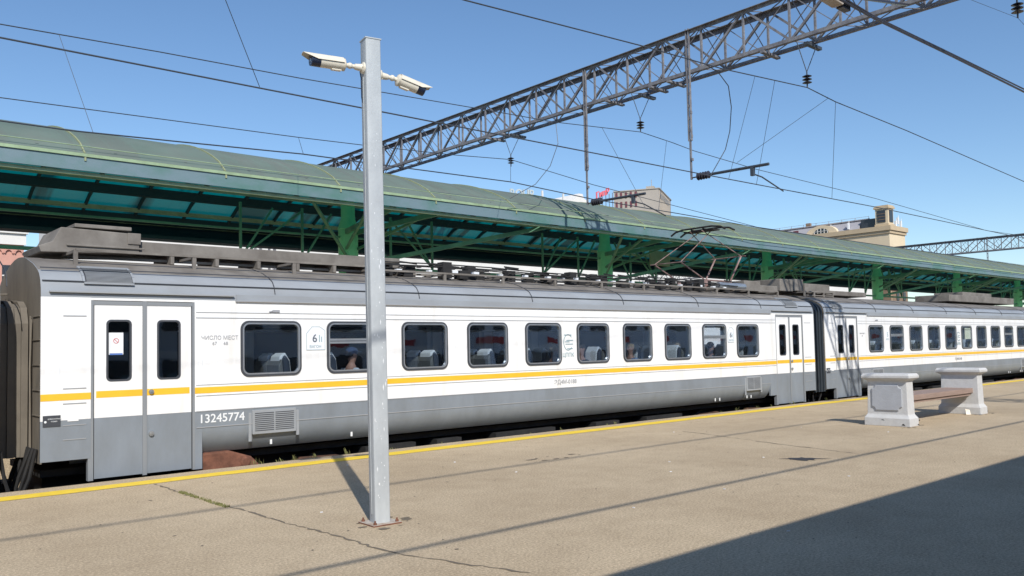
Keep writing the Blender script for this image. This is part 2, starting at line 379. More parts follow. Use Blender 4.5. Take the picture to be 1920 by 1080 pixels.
for i in range(46):
    x = random.uniform(0.8, 24); y = random.uniform(2.0, 11.6); r0 = random.uniform(.012, .03)
    m.add([(x + r0 * math.cos(k * .785) * random.uniform(.7, 1.2), y + r0 * math.sin(k * .785) * random.uniform(.7, 1.2), .0035) for k in range(8)], [tuple(range(8))])
obj('gum_spots', m, 'crack', kind='structure')
m = MB()
for (cx, cy, rx, ry) in ((4.72, 7.36, .30, .25), (17.45, 7.5, .36, .16), (21.25, 7.5, .36, .14), (9.4, 9.7, .5, .2)):
    for q in range(14):
        a0 = random.uniform(0, 6.28); r1 = random.uniform(.75, 1.1); ox = cx + rx * r1 * math.cos(a0); oy = cy + ry * r1 * math.sin(a0); rr = random.uniform(.012, .045)
        m.add([(ox + rr * 1.6 * math.cos(k * .9), oy + rr * math.sin(k * .9) * random.uniform(.6, 1.1), .0038 + .0001 * q) for k in range(7)], [tuple(range(7))])
obj('grime', m, 'crack', kind='structure')
# small dark chips / pebbles
m = MB()
for i in range(260):
    x = random.uniform(0.5, 22); y = random.uniform(1.5, 11.9); r0 = random.uniform(.003, .011)
    m.add([(x - r0 * 2, y, .006), (x, y - r0, .006), (x + r0 * 1.6, y + r0 * .2, .006), (x, y + r0, .006 + r0 * .6)], [(0, 1, 3), (1, 2, 3), (2, 0, 3)])
o = obj('grit', m, 'crack'); o['kind'] = 'stuff'; o['label'] = 'scattered dark grit on the platform asphalt'
m = MB()   # dry weeds growing in the crack and along the platform edge
def tuft(x, y, z, n, h, sp=.05):
    for k in range(n):
        bx = x + random.uniform(-sp, sp); by = y + random.uniform(-sp * .5, sp * .5); a = random.uniform(0, 6.28); hh = h * random.uniform(.4, 1)
        dx = math.cos(a) * hh * .5; dy = math.sin(a) * hh * .5; w = .006
        m.add([(bx - w, by, z), (bx + w, by, z), (bx + dx * .5 + w, by + dy * .5, z + hh * .7), (bx + dx, by + dy, z + hh)], [(0, 1, 2), (0, 2, 3)])
for i in range(70):
    t = random.random(); x = 3.945; y = 10.95 - 1.5 * t; tuft(x, y, 0.0, 4, .035, .03)
for i in range(30): tuft(random.uniform(5, 24), 12.77, -.03, 5, random.uniform(.05, .16))
o = obj('weeds', m, 'grass'); o['kind'] = 'stuff'; o['label'] = 'dry weeds in the platform crack and along its edge'

m = MB()
for i in range(16):
    x = random.uniform(2, 18); y = random.uniform(3, 11.5); a = random.uniform(0, 3.14); m.bar((x, y, .008), (x + .03 * math.cos(a), y + .03 * math.sin(a), .008), .008, .008)
o = obj('cigarette_ends', m, 'paper'); o['kind'] = 'stuff'; o['label'] = 'tiny pale cigarette ends scattered on the platform'
# ------------------------------------------------------------------ the electric train
YW = 12.95; YC = 14.40; YF = 15.85
X0, X1 = 2.78, 23.55; ZT = 2.60; ZG = 0.88
DOORS = ((3.42, 4.90), (21.42, 22.92))
WX = [5.64 + 1.538 * k for k in range(10)]; WW = 1.04; WZ0, WZ1 = 1.395, 2.275
PROFN = [(0, 2.60), (.01, 2.72), (.045, 2.84), (.11, 2.93), (.22, 2.995), (.48, 3.10), (.88, 3.205), (1.2, 3.255), (1.45, 3.27)]
def roofprof(inset=0.0, lo=ZT):
    a = [(YW + dy + inset, z - inset * .6) for dy, z in PROFN]; b = [(2 * YC - y, z) for y, z in reversed(a[:-1])]
    return [(YW + inset, lo)] + a[1:] + b[:-1] + [(2 * YC - YW - inset, lo)]

car = thing('passenger_car', 'white and grey electric train car with yellow stripe, number 13245774, nearest car at the platform', 'train car', ((X0 + X1) / 2, YC, -.9), 0, 'cars of the white train')
# white side wall, near and far, with window holes
segs = [(X0, DOORS[0][0]), (DOORS[0][1], DOORS[1][0]), (DOORS[1][1], X1)]
for side, yy in ((0, YW + .02), (1, YF - .02)):
    m = MB()
    for a, b in segs:
        loops = [[(a, ZG), (b, ZG), (b, ZT), (a, ZT)]]
        if b - a > 5: loops += [rrect(x - .01, x + WW + .01, WZ0 - .01, WZ1 + .01, .135) for x in WX]
        plate(m, loops, yy, .04)
    for a, b in DOORS: m.box(a, b, yy - .018, yy + .018, ZT - .035, ZT - .001)
    obj('side_wall', m, 'white_paint', car)
# lower grey panels
LOW = [(YW + .001, ZG), (YW + .002, .60), (YW + .02, .50), (YW + .06, .40), (YW + .13, .30), (YW + .22, .215), (YW + .24, .235), (YW + .16, .33), (YW + .09, .43), (YW + .05, .52), (YW + .04, .62), (YW + .04, ZG)]
for mir in (0, 1):
    m = MB(); pr = [(2 * YC - y, z) for y, z in LOW] if mir else LOW
    m.extr(pr, DOORS[0][1] + .11, DOORS[1][0] - .35)
    q = (lambda a, b: (min(2 * YC - a, 2 * YC - b), max(2 * YC - a, 2 * YC - b))) if mir else (lambda a, b: (a, b))
    m.box(X0, DOORS[0][0], *q(YW + .001, YW + .04), .32, ZG)
    m.box(DOORS[1][1], X1, *q(YW + .001, YW + .04), .32, ZG)
    m.box(DOORS[0][1], DOORS[0][1] + .11, *q(YW + .002, YW + .05), .0, ZG)
    m.box(DOORS[1][0] - .35, DOORS[1][0], *q(YW + .003, YW + .05), .28, ZG)
    obj('lower_panel', m, 'grey_paint', car, smooth=True)
# panel lines and pressed ribs
m = MB()
for z, t in ((2.325, .012), (2.41, .010), (1.285, .008), (1.118, .010), (ZG, .014)):
    for a, b in segs:
        if b - a > 5: m.box(a + .02, b - .02, YW - .006, YW + .001, z - t / 2, z + t / 2)
m.box(DOORS[0][1] + .02, DOORS[1][0] - .3, YW - .008, YW + .003, .625, .64)
for a, b in ((X0 + .28, DOORS[0][0] - .06), (DOORS[1][1] + .06, X1 - .2)):
    for z in (2.33, 1.31, 1.10, .80, .60): m.box(a, b, YW - .006, YW + .002, z, z + .013)
obj('panel_line', m, 'groove', car)
for x in (DOORS[0][1] + .045, DOORS[0][1] + .11, DOORS[0][1] + .34, X0 + .23, DOORS[1][0] - .15, 9.95):
    m = MB(); m.box(x, x + .012, YW - .003, YW + .001, ZG + .02, 2.32 if x < 9 else 2.56); obj('wall_seam', m, 'interior_light', car)
# yellow stripe
m = MB()
for a, b in segs: m.box(a, b, YW - .004, YW + .001, 1.155, 1.25)
for a, b in DOORS:
    c = (a + b) / 2; m.box(a + .075, c - .025, YW + .018, YW + .024, 1.165, 1.262); m.box(c + .025, b - .075, YW + .018, YW + .024, 1.165, 1.262)
obj('yellow_stripe', m, 'stripe', car)
# doors
for a, b in DOORS:
    m = MB(); c = (a + b) / 2
    for x in (a, c, b): m.box(x - (.035 if x != c else .03), x + (.035 if x != c else .03), YW + .004, YW + .09, .0, ZT - .037)
    m.box(a + .035, b - .035, YW + .012, YW + .10, ZT - .10, ZT - .04)
    fr = obj('door_frame', m, 'jamb', car)
    for xa, xb in ((a + .05, c - .022), (c + .022, b - .05)):
        mid = (xa + xb) / 2; wx = .168
        m = MB(); plate(m, [[(xa, ZG), (xb, ZG), (xb, ZT - .10), (xa, ZT - .10)], rrect(mid - wx, mid + wx, 1.40, 2.28, .06)], YW + .04, .04)
        m.box(xa, xb, YW + .03, YW + .05, ZG - .001, ZG)
        for px in (-.19, .17): m.box(mid + px - .006, mid + px + .006, YW + .017, YW + .021, 2.30, 2.48); m.box(mid + px - .006, mid + px + .006, YW + .017, YW + .021, ZG + .01, 1.12)
        lf = obj('door_leaf', m, 'white_paint', car)
        m = MB(); m.box(xa, xb, YW + .021, YW + .059, .02, ZG - .001); obj('kick_panel', m, 'grey_paint', lf)
        m = MB(); m.poly(rrect(mid - wx + .02, mid + wx - .02, 1.42, 2.26, .045), 'y', YW + .048, YW + .052); obj('pane', m, 'door_glass', lf)
        m = MB(); plate(m, [rrect(mid - wx - .008, mid + wx + .008, 1.392, 2.288, .066), rrect(mid - wx + .02, mid + wx - .02, 1.42, 2.26, .045)], YW + .026, .022); obj('rubber_seal', m, 'dark_seal', lf)
        if xa > c:
            for z in (1.22, .60 if a < 9 else 1.0):
                m = MB()
                m.tube([(xa + .07, YW + .02, z), (xa + .07, YW - .012, z)], .036, 14); m.tube([(xa + .07, YW - .012, z), (xa + .07, YW - .022, z)], .017, 10)
                obj('door_button', m, 'alu', lf)
    # dark vestibule behind the doors
    m = MB(); m.box(a - .05, b + .05, YW + .9, YW + .94, .15, ZT); obj('vestibule_wall', m, 'interior', car)
# windows
for k, x in enumerate(WX):
    m = MB()
    plate(m, [rrect(x - .008, x + WW + .008, WZ0 - .008, WZ1 + .008, .135), rrect(x + .022, x + WW - .022, WZ0 + .022, WZ1 - .022, .11)], YW - .004, .03)
    fr = obj('window_frame', m, 'dark_seal', car)
    m = MB(); plate(m, [rrect(x + .022, x + WW - .022, WZ0 + .022, WZ1 - .022, .11), rrect(x + .046, x + WW - .046, WZ0 + .046, WZ1 - .046, .09)], YW - .004, .036)
    if k in (1, 8): m.box(x + .04, x + WW - .04, YW - .018, YW + .012, 1.90, 1.985)
    obj('metal_trim', m, 'alu', fr)
    if k in (1, 8):
        m = MB(); m.box(x + .045, x + WW - .045, YW - .0195, YW - .016, 1.936, 1.948); obj('sash_gap', m, 'dark_seal', fr)
    m = MB(); m.poly(rrect(x + .03, x + WW - .03, WZ0 + .03, WZ1 - .03, .10), 'y', YW + .012, YW + .016); obj('pane', m, 'glass', fr)
    m = MB(); m.poly(rrect(x - .03, x + WW + .03, WZ0 - .03, WZ1 + .03, .10), 'y', YF - .060, YF - .045); obj('far_window', m, 'far_glass', car)
# roof
m = MB(); m.extr(roofprof(), X0, X1, cap=False); rf = obj('roof', m, 'roof_grey', car, smooth=True)
m = MB()
top = [(YW + dy, z + .004) for dy, z in PROFN if dy >= .22]; top = top + [(2 * YC - y, z) for y, z in reversed(top[:-1])]
m.extr(top + [(y, z - .02) for y, z in reversed(top)], X0 + .01, X1 - .01); obj('roof_crown', m, 'roof_dirty', rf, smooth=True)
m = MB()
m.box(DOORS[0][1] + .65, DOORS[1][0] - .25, YW - .035, YW + .02, 2.585, 2.605)
m.box(X0 + .1, DOORS[0][1] + .62, YW - .045, YW + .02, 2.665, 2.685); m.box(DOORS[1][0] - .2, X1 - .1, YW - .045, YW + .02, 2.665, 2.685)
obj('rain_gutter', m, 'groove', rf)
m = MB(); m.box(DOORS[0][1] + .66, DOORS[1][0] - .26, YW - .012, YW + .02, 2.606, 2.70)
obj('cant_rail', m, 'roof_grey', rf)
m = MB()
for z, dy in ((2.83, .033), (3.02, .155)):
    m.box(X0 + .02, X1 - .02, YW + dy - .012, YW + dy + .01, z - .006, z + .008)
for x in [X0 + 3.45 + 2.9 * k for k in range(7)]:
    pp = [(YW + dy - .004, z + .004) for dy, z in PROFN[1:8]]
    for i in range(len(pp) - 1): m.bar((x, *pp[i]), (x, *pp[i + 1]), .018, .01, up=(1, 0, 0))
obj('roof_seam', m, 'dark_seal', rf)
def roofdy(z):
    for (d0, z0), (d1, z1) in zip(PROFN, PROFN[1:]):
        if z0 <= z <= z1: return d0 + (d1 - d0) * (z - z0) / (z1 - z0)
    return 0
for xa in (3.33, 22.0):
    m = MB(); pp = [(YW + roofdy(z) - .015, z + .008) for z in (2.82, 2.9, 2.98, 3.06)]
    m.extr(pp + [(YW + .45, 3.02), (YW + .1, 2.80)], xa, xa + .68); lv = obj('roof_louver', m, 'dark_seal', rf)
    m = MB()
    for k in range(13):
        z = 2.83 + k * .0185; yy = YW + roofdy(z) - .03; m.bar((xa + .03, yy - .01, z + .005), (xa + .65, yy - .01, z + .005), .014, .009)
    for xx in (xa, xa + .68): 
        for i in range(3): m.bar((xx, *pp[i]), (xx, *pp[i + 1]), .03, .03, up=(1, 0, 0))
    m.bar((xa, YW + .01, 2.81), (xa + .68, YW + .01, 2.81), .03, .03); m.bar((xa, pp[-1][0], pp[-1][1]), (xa + .68, pp[-1][0], pp[-1][1]), .03, .03)
    obj('slat', m, 'roof_grey', lv)
# roof equipment
def rooftray(mb, xa, xb, y0, z0, z1, nb):
    mb.bar((xa, y0, z1), (xb, y0, z1), .05, .035); mb.bar((xa, y0, z0 + .02), (xb, y0, z0 + .02), .03, .03)
    for k in range(nb + 1):
        x = xa + (xb - xa) * k / nb; mb.box(x - .03, x + .03, y0 - .02, y0 + .02, z0 - .02, z1)
        mb.bar((x, y0, z1 - .02), (x, y0 + .7, z1 - .02), .04, .04)
m = MB(); rooftray(m, 3.35, 8.6, 13.5, 3.10, 3.34, 3); rooftray(m, 8.62, 22.6, 13.55, 3.11, 3.29, 9); m.box(3.35, 22.6, 14.15, 14.2, 3.29, 3.33); obj('roof_walkway', m, 'roof_dirty', car)
m = MB()
m.poly([(2.98, 3.33), (4.38, 3.38), (4.38, 3.69), (3.25, 3.72), (3.14, 3.50), (2.95, 3.42)], 'y', 13.9, 15.0)
m.box(3.45, 4.28, 13.95, 14.9, 3.742, 3.80); m.box(3.32, 4.46, 13.87, 13.898, 3.44, 3.47)
m.box(4.20, 4.40, 13.88, 13.898, 3.52, 3.70)
obj('resistor_box', m, 'roof_dirty', car, bevel=.012)
m = MB(); m.box(4.42, 9.4, 14.0, 14.8, 3.40, 3.59)
for k in range(7): m.box(4.9 + .75 * k, 4.96 + .75 * k, 13.98, 14.82, 3.24, 3.41)
obj('cable_duct', m, 'roof_dirty', car, bevel=.01)
m = MB()   # insulators, busbars and pipes along the roof
for k in range(84):
    x = 8.9 + 12.1 * k / 84 + random.uniform(-.08, .08); y = random.uniform(13.65, 14.3); h = random.uniform(.08, .36)
    if k % 3 == 0:
        for j in range(4): m.tube([(x, y, 3.26 + .05 * j), (x, y, 3.285 + .05 * j)], [.06, .03], 8)
    elif k % 3 == 1: m.box(x - .10, x + .12, y, y + .2, 3.22, 3.30 + h * .7)
    else: m.tube([(x - .2, y, 3.42 + h * .4), (x + .3, y + .1, 3.44 + h * .3)], .018, 6)
for y, z in ((13.7, 3.42), (13.95, 3.50), (14.2, 3.46)): m.tube([(8.7 + 1.5 * k, y + .04 * math.sin(k * 2.1), z + .03 * math.sin(k * 1.3)) for k in range(9)], .014, 6)
obj('roof_insulators', m, 'underframe', car)
for k in range(18):
    m = MB(); x = 9.2 + 11.5 * k / 18 + random.uniform(-.2, .2); m.box(x, x + random.uniform(.05, .14), 13.7, 13.8, 3.33, 3.33 + random.uniform(.02, .05)); obj('roof_fitting', m, 'paper', car)
m = MB(); m.box(21.25, 22.1, 13.8, 15.0, 3.30, 3.60); m.box(22.15, 23.2, 13.9, 15.0, 3.28, 3.50); m.box(23.35, 24.1, 13.9, 15.0, 3.36, 3.74); obj('reservoir_box', m, 'roof_dirty', car, bevel=.02)
m = MB(); m.tube([(19.9, 13.8, 3.40), (21.2, 13.8, 3.40)], .10, 12); m.tube([(18.7, 14.0, 3.40), (19.6, 14.0, 3.40)], .08, 12); obj('air_tank', m, 'alu', car, smooth=True)
# pantograph
pg = MB(); P = lambda x, y, z: (x, y, z)
xa, xb, za, zk = 18.45, 21.35, 4.0, 4.32
for y in (13.95, 14.85):
    pg.tube([(19.55, y, 3.55), (xa, y, za)], .02, 6); pg.tube([(20.75, y, 3.55), (xb, y, zk)], .026, 6)
    pg.tube([(xa, y, za), (20.3, 14.2 if y < 14.4 else 14.6, 5.05)], .013, 6); pg.tube([(xb, y, zk), (19.8, 14.2 if y < 14.4 else 14.6, 5.0)], .013, 6)
    pg.tube([(19.55, y, 3.28), (19.55, y, 3.55)], .07, 8); pg.tube([(20.75, y, 3.28), (20.75, y, 3.55)], .07, 8)
pg.tube([(xa, 13.8, za), (xa, 15.0, za)], .015, 6); pg.tube([(xb, 13.8, zk), (xb, 15.0, zk)], .015, 6)
pg.tube([(19.5, 13.95, 3.55), (20.8, 13.95, 3.55)], .03, 6); pg.tube([(19.5, 14.85, 3.55), (20.8, 14.85, 3.55)], .03, 6)
pt = obj('pantograph', pg, 'panto', car)
m = MB()
for x in (19.85, 20.3):
    m.tube([(x, 13.45, 4.96), (x, 13.62, 5.05), (x, 13.9, 5.09), (x, 14.9, 5.09), (x, 15.15, 5.05), (x, 15.32, 4.96)], .028, 6)
m.tube([(19.85, 14.2, 5.05), (20.3, 14.2, 5.05)], .02, 6); m.tube([(19.85, 14.6, 5.05), (20.3, 14.6, 5.05)], .02, 6); m.box(19.9, 20.25, 13.9, 14.9, 5.0, 5.03)
obj('collector_head', m, 'underframe', pt)
# end walls and gangway
for xe, sg in ((X0, -1), (X1, 1)):
    m = MB(); pr = roofprof(.004, .3)
    m.poly(pr, 'x', xe - .02 if sg > 0 else xe + .0, xe if sg > 0 else xe + .02)
    e = obj('end_wall', m, 'dirty_end', car, label='tan, grime streaked end wall' if sg < 0 else None)
    m = MB()
    for z in (.95, 1.3, 1.65, 2.0, 2.33): m.box(min(xe, xe + sg * .014), max(xe, xe + sg * .014), YW + .03, 13.38, z, z + .012)
    m.tube([(xe + sg * .03, 13.42, 2.35), (xe + sg * .03, 13.42, .5)], .014, 6); m.tube([(xe + sg * .03, 13.36, 2.3), (xe + sg * .05, 13.35, 1.6), (xe + sg * .03, 13.38, .45)], .012, 6)
    m.tube([(xe + sg * .03, 15.2, 2.75), (xe + sg * .12, 15.2, 2.75), (xe + sg * .12, 15.0, 2.75), (xe + sg * .03, 14.95, 2.75)], .015, 6)
    o_ = obj('end_rib', m, 'dirty_end', e)
    m = MB()
    for k in range(7):
        y = 13.05 + .16 * k; m.tube([(xe + sg * .03, y, .5), (xe + sg * (.10 + .03 * (k % 3)), y + .06, .1), (xe + sg * .22, y + .14, -.25), (xe + sg * .35, y + .1, -.35 + .1 * (k % 2))], .025, 6)
    m.box(min(xe, xe + sg * .3), max(xe, xe + sg * .3), 14.4, 15.0, -.4, -.1)
    obj('coupling_hose', m, 'underframe', car)
m = MB()   # rubber bellows: folded curtains between this car and the next
for k in range(8):
    xk = X1 + .02 + k * .083
    a = YW + .02 + (.03 if k % 2 else 0)
    prn = [(a, .25)] + [(a + dy, z - .03) for dy, z in PROFN[1:]] ; prn += [(2 * YC - y, z) for y, z in reversed(prn[:-1])]
    m.extr([(y, z) for y, z in prn] + [(2 * YC - a - .1, .25)] + [(2 * YC - y - .1 if y < YC else 2 * YC - y + .1, z - .1) for y, z in [(p[0], p[1]) for p in prn]][1:-1] + [(a + .1, .25)], xk, xk + .08)
obj('gangway_bellows', m, 'rubber', car)
m = MB()   # dusty corrugated inner bellows on the left end
for k in range(6):
    e_ = .04 if k % 2 else 0
    ar = [(13.62 + e_, .35), (13.60 + e_, 2.25), (13.70 + e_, 2.48), (13.90 + e_, 2.58 - e_), (14.4, 2.62 - e_), (14.9 - e_, 2.58 - e_), (15.1 - e_, 2.48), (15.2 - e_, 2.25), (15.18 - e_, .35)]
    m.extr(ar, X0 - .02 - .085 * (k + 1), X0 - .02 - .085 * k)
obj('inner_bellows', m, 'dirty_end', car)
# underframe, bogies
m = MB(); m.box(X0 + .1, X1 - .1, YW + .45, YF - .45, .06, .16); m.box(X0 + .2, X1 - .2, YW + .8, YF - .8, -.35, .01)
for xa, xb, z in ((8.1, 9.2, -.55), (9.7, 10.3, -.45), (11.2, 12.9, -.6), (14.2, 15.0, -.5), (16.0, 17.4, -.55)): m.box(xa, xb, YW + .3, YW + .9, z, .02)
for x in (8.9, 9.5, 10.6, 13.4, 15.5): m.tube([(x, YW + .2, -.1), (x + .4, YW + .2, -.12)], .06, 8)
obj('underframe', m, 'underframe', car)
for xc in (6.2, 19.9):
    m = MB()
    for y in (YW + .45, YF - .6):
        m.poly([(xc - 1.75, -.35), (xc - 1.45, -.08), (xc - .7, -.05), (xc - .45, -.22), (xc + .45, -.22), (xc + .7, -.05), (xc + 1.45, -.08), (xc + 1.75, -.35), (xc + 1.6, -.5), (xc + .5, -.5), (xc - .5, -.5), (xc - 1.6, -.5)], 'y', y, y + .15)
        for x in (xc - .5, xc + .5): m.tube([(x, y + .07, -.5), (x, y + .07, -.1)], .10, 8)
    bg_ = obj('bogie', m, 'rust', car, bevel=.02)
    for x in (xc - 1.2, xc + 1.2):
        m = MB()
        for y in (YC - .83, YC + .70): m.tube([(x, y, -.44), (x, y + .13, -.44)], .46, 24)
        m.tube([(x, YC - .8, -.44), (x, YC + .8, -.44)], .08, 10); obj('wheelset', m, 'underframe', bg_)
m = MB(); m.poly([(4.98, -.3), (4.98, .22), (5.5, .22), (5.85, .10), (6.0, -.05), (6.0, -.3)], 'y', YW + .10, YW + .5); m.tube([(5.75, YW + .08, .02), (5.75, YW + .5, .02)], .09, 12); obj('brown_step_box', m, 'rust_light', car, bevel=.03)
# grilles on the lower panel, lamps
for xa, w, z0 in ((5.86, .68, .485), (19.91, .62, .50)):
    m = MB(); m.box(xa - .04, xa + w + .04, YW - .014, YW + .03, z0 - .03, z0 + .36); m.box(xa - .10, xa - .05, YW - .004, YW + .03, z0 - .14, z0 + .32); m.box(xa + w + .05, xa + w + .10, YW - .004, YW + .03, z0 - .10, z0 + .32)
    gr = obj('vent_grille', m, 'roof_grey', car, bevel=.006)
    m = MB()
    for k in range(10): m.box(xa, xa + w / 2 - .012, YW - .0175, YW - .013, z0 + .02 + .031 * k, z0 + .033 + .031 * k); m.box(xa + w / 2 + .012, xa + w, YW - .0175, YW - .013, z0 + .02 + .031 * k, z0 + .033 + .031 * k)
    obj('slot', m, 'dark_seal', gr)
m = MB()
for x in (6.17, 7.68, 18.55, 18.75, 20.02, 20.22):
    m.box(x, x + .035, YW + .10, YW + .115, .265, .39); m.box(x + .035, x + .08, YW + .115, YW + .13, .33, .35)
obj('lifting_mark', m, 'lettering_white', car)
# lettering and signs on the side
on_wall = lambda ox, oz, yy=YW - .006: (lambda x, y, z: (ox + x, yy - z, oz + y))
m = MB(); text(m, "13245774", .185, on_wall(4.955, .70, YW - .001), .002, bold=.002, space=1.0); obj('number_lettering', m, 'lettering_white', car)
m = MB(); text(m, "ЧИСЛО МЕСТ", .088, on_wall(4.995, 1.985), .001); text(m, "67     68", .075, on_wall(5.17, 1.90), .001)
obj('seat_count_lettering', m, 'lettering_grey', car)
m = MB(); text(m, "ЭД4М-0188", .13, on_wall(12.6, .965), .001, bold=.001); obj('type_lettering', m, 'lettering_grey', car)
m = MB(); text(m, "ЦППК", .125, on_wall(12.87, 1.545), .001); 
ring = [(13.05 + .135 * math.cos(R(t)), 1.86 + .17 * math.sin(R(t))) for t in range(40, 330, 10)]
for i in range(len(ring) - 1): m.bar((ring[i][0], YW - .004, ring[i][1]), (ring[i + 1][0], YW - .004, ring[i + 1][1]), .004, .014)
for z, xa, xb in ((1.87, 12.95, 13.09), (1.82, 12.97, 13.2), (1.90, 13.0, 13.2), (2.02, 12.93, 13.16), (1.72, 13.02, 13.19)): m.box(xa, xb, YW - .006, YW - .001, z - .006, z + .010)
obj('operator_emblem', m, 'teal_mark', car)
for xs in (6.79, 19.07):
    w = .34 if xs < 10 else .26
    m = MB(); m.poly([(xs, 1.80), (xs + w, 1.80), (xs + w, 2.13), (xs + w * .72, 2.19), (xs + w * .3, 2.19), (xs, 2.08)], 'y', YW - .006, YW - .001)
    sg = obj('car_number_sign', m, 'paper', car)
    m = MB(); text(m, "6", .19, on_wall(xs + w * .3, 1.93, YW - .008), .001, bold=.002); obj('sign_digit', m, 'lettering_dark', sg)
    m = MB(); text(m, "ВАГОН", .065, on_wall(xs + .05, 1.83, YW - .008), .001)
    m.box(xs - .006, xs + w + .006, YW - .008, YW - .006, 1.794, 1.80); m.box(xs - .006, xs, YW - .008, YW - .006, 1.80, 2.08); m.box(xs + w, xs + w + .006, YW - .008, YW - .006, 1.80, 2.13)
    for k in range(3): m.bar((xs + w * .3 * 0 + [0, w * .3, w * .72][k], YW - .007, [2.08, 2.19, 2.19][k]), ([w * .3, w * .72, w][k] + xs, YW - .007, [2.19, 2.19, 2.13][k]), .003, .006)
    m.box(xs + w * .68, xs + w * .72, YW - .008, YW - .006, 1.93, 2.05); m.box(xs + w * .8, xs + w * .84, YW - .008, YW - .006, 1.93, 2.02)
    obj('sign_lettering', m, 'teal_mark', sg)
m = MB(); m.box(6.18, 6.30, YW - .02, YW, 2.425, 2.465); m.tube([(6.18, YW - .012, 2.445), (6.12, YW - .012, 2.43)], .012, 6); obj('side_lamp', m, 'lettering_grey', car)
m = MB(); m.box(2.81, 3.03, YW - .008, YW, .80, .955); pl = obj('inventory_plate', m, 'dark_seal', car)
m = MB(); text(m, "ИНВЕНТАРНЫЙ", .022, on_wall(2.87, .90, YW - .010), .001); text(m, "НОМЕР", .022, on_wall(2.91, .865, YW - .010), .001); m.tube([(2.84, YW - .008, .87), (2.84, YW - .012, .87)], .016, 10); obj('plate_lettering', m, 'lettering_white', pl)
m = MB(); m.box(3.12, 3.26, YW - .006, YW, .86, .99); obj('hatch_cover', m, 'white_paint', car)
m = MB()   # notice and prohibition sign inside the left door pane
nx = 3.67; m.box(nx, nx + .20, YW + .045, YW + .047, 1.78, 2.10)
nt = obj('door_notice', m, 'paper', car)
m = MB(); c0 = (nx + .10, 1.98)
for k in range(20):
    t0 = R(18 * k); t1 = R(18 * k + 18); m.bar((c0[0] + .035 * math.cos(t0), YW + .043, c0[1] + .035 * math.sin(t0)), (c0[0] + .035 * math.cos(t1), YW + .043, c0[1] + .035 * math.sin(t1)), .002, .007)
m.bar((c0[0] - .025, YW + .043, c0[1] + .025), (c0[0] + .025, YW + .043, c0[1] - .025), .002, .007)
obj('prohibition_symbol', m, 'red_mark', nt)
m = MB(); m.box(nx + .012, nx + .19, YW + .0435, YW + .0445, 1.775, 1.80); obj('notice_border', m, 'paper_blue', nt)
# interior
m = MB(); m.box(X0 + .05, X1 - .05, YW + .12, YF - .12, .37, .40); m.box(X0 + .05, X1 - .05, YW + .05, YF - .05, 2.48, 2.50); obj('floor_and_ceiling', m, 'interior', car)
m = MB(); m.box(X0 + .3, X1 - .3, YF - .12, YF - .06, .2, 1.38); m.box(X0 + .3, X1 - .3, YF - .12, YF - .06, 2.28, 2.48)
m.box(5.3, 20.9, YF - .55, YF - .12, 2.18, 2.20); m.box(5.3, 20.9, YW + .06, YW + .40, 2.30, 2.32)
for x in WX: m.box(x - .35, x - .15, YF - .12, YF - .06, 1.38, 2.28)
obj('inner_lining', m, 'interior_light', car)
def seat(x, y, d, lab=None):
    m = MB(); w = .46
    m.poly([(x + d * .02, .55), (x + d * .50, .60), (x + d * .50, .70), (x + d * .04, .66)], 'y', y, y + w)
    m.poly([(x - d * .02, .60), (x + d * .09, .62), (x - d * .03, 1.30), (x - d * .06, 1.62), (x - d * .14, 1.74), (x - d * .20, 1.66), (x - d * .16, 1.2)], 'y', y, y + w)
    s = obj('seat', m, 'seat_fabric', car, bevel=.05)
    m = MB(); m.poly([(x - d * .20, .7), (x - d * .17, 1.2), (x - d * .215, 1.66), (x - d * .28, 1.55), (x - d * .24, .7)], 'y', y - .01, y + w + .01); obj('seat_shell', m, 'seat_shell', s, bevel=.03)
    m = MB(); m.poly([(x - d * .02, 1.42), (x - d * .045, 1.63), (x - d * .13, 1.765), (x - d * .225, 1.70), (x - d * .24, 1.60), (x - d * .2, 1.52)], 'y', y + .05, y + w - .05); obj('headrest_cover', m, 'cover_white', s, bevel=.02)
for x, d in ((6.62, 1), (8.1 - .6, 1), (9.72, 1), (11.15, 1), (12.2, 1), (14.1, -1), (16.1, -1), (17.05, -1), (19.2, -1), (20.75, -1)):
    seat(x, 13.08, d); seat(x, 13.56, d); seat(x, 14.9, d)
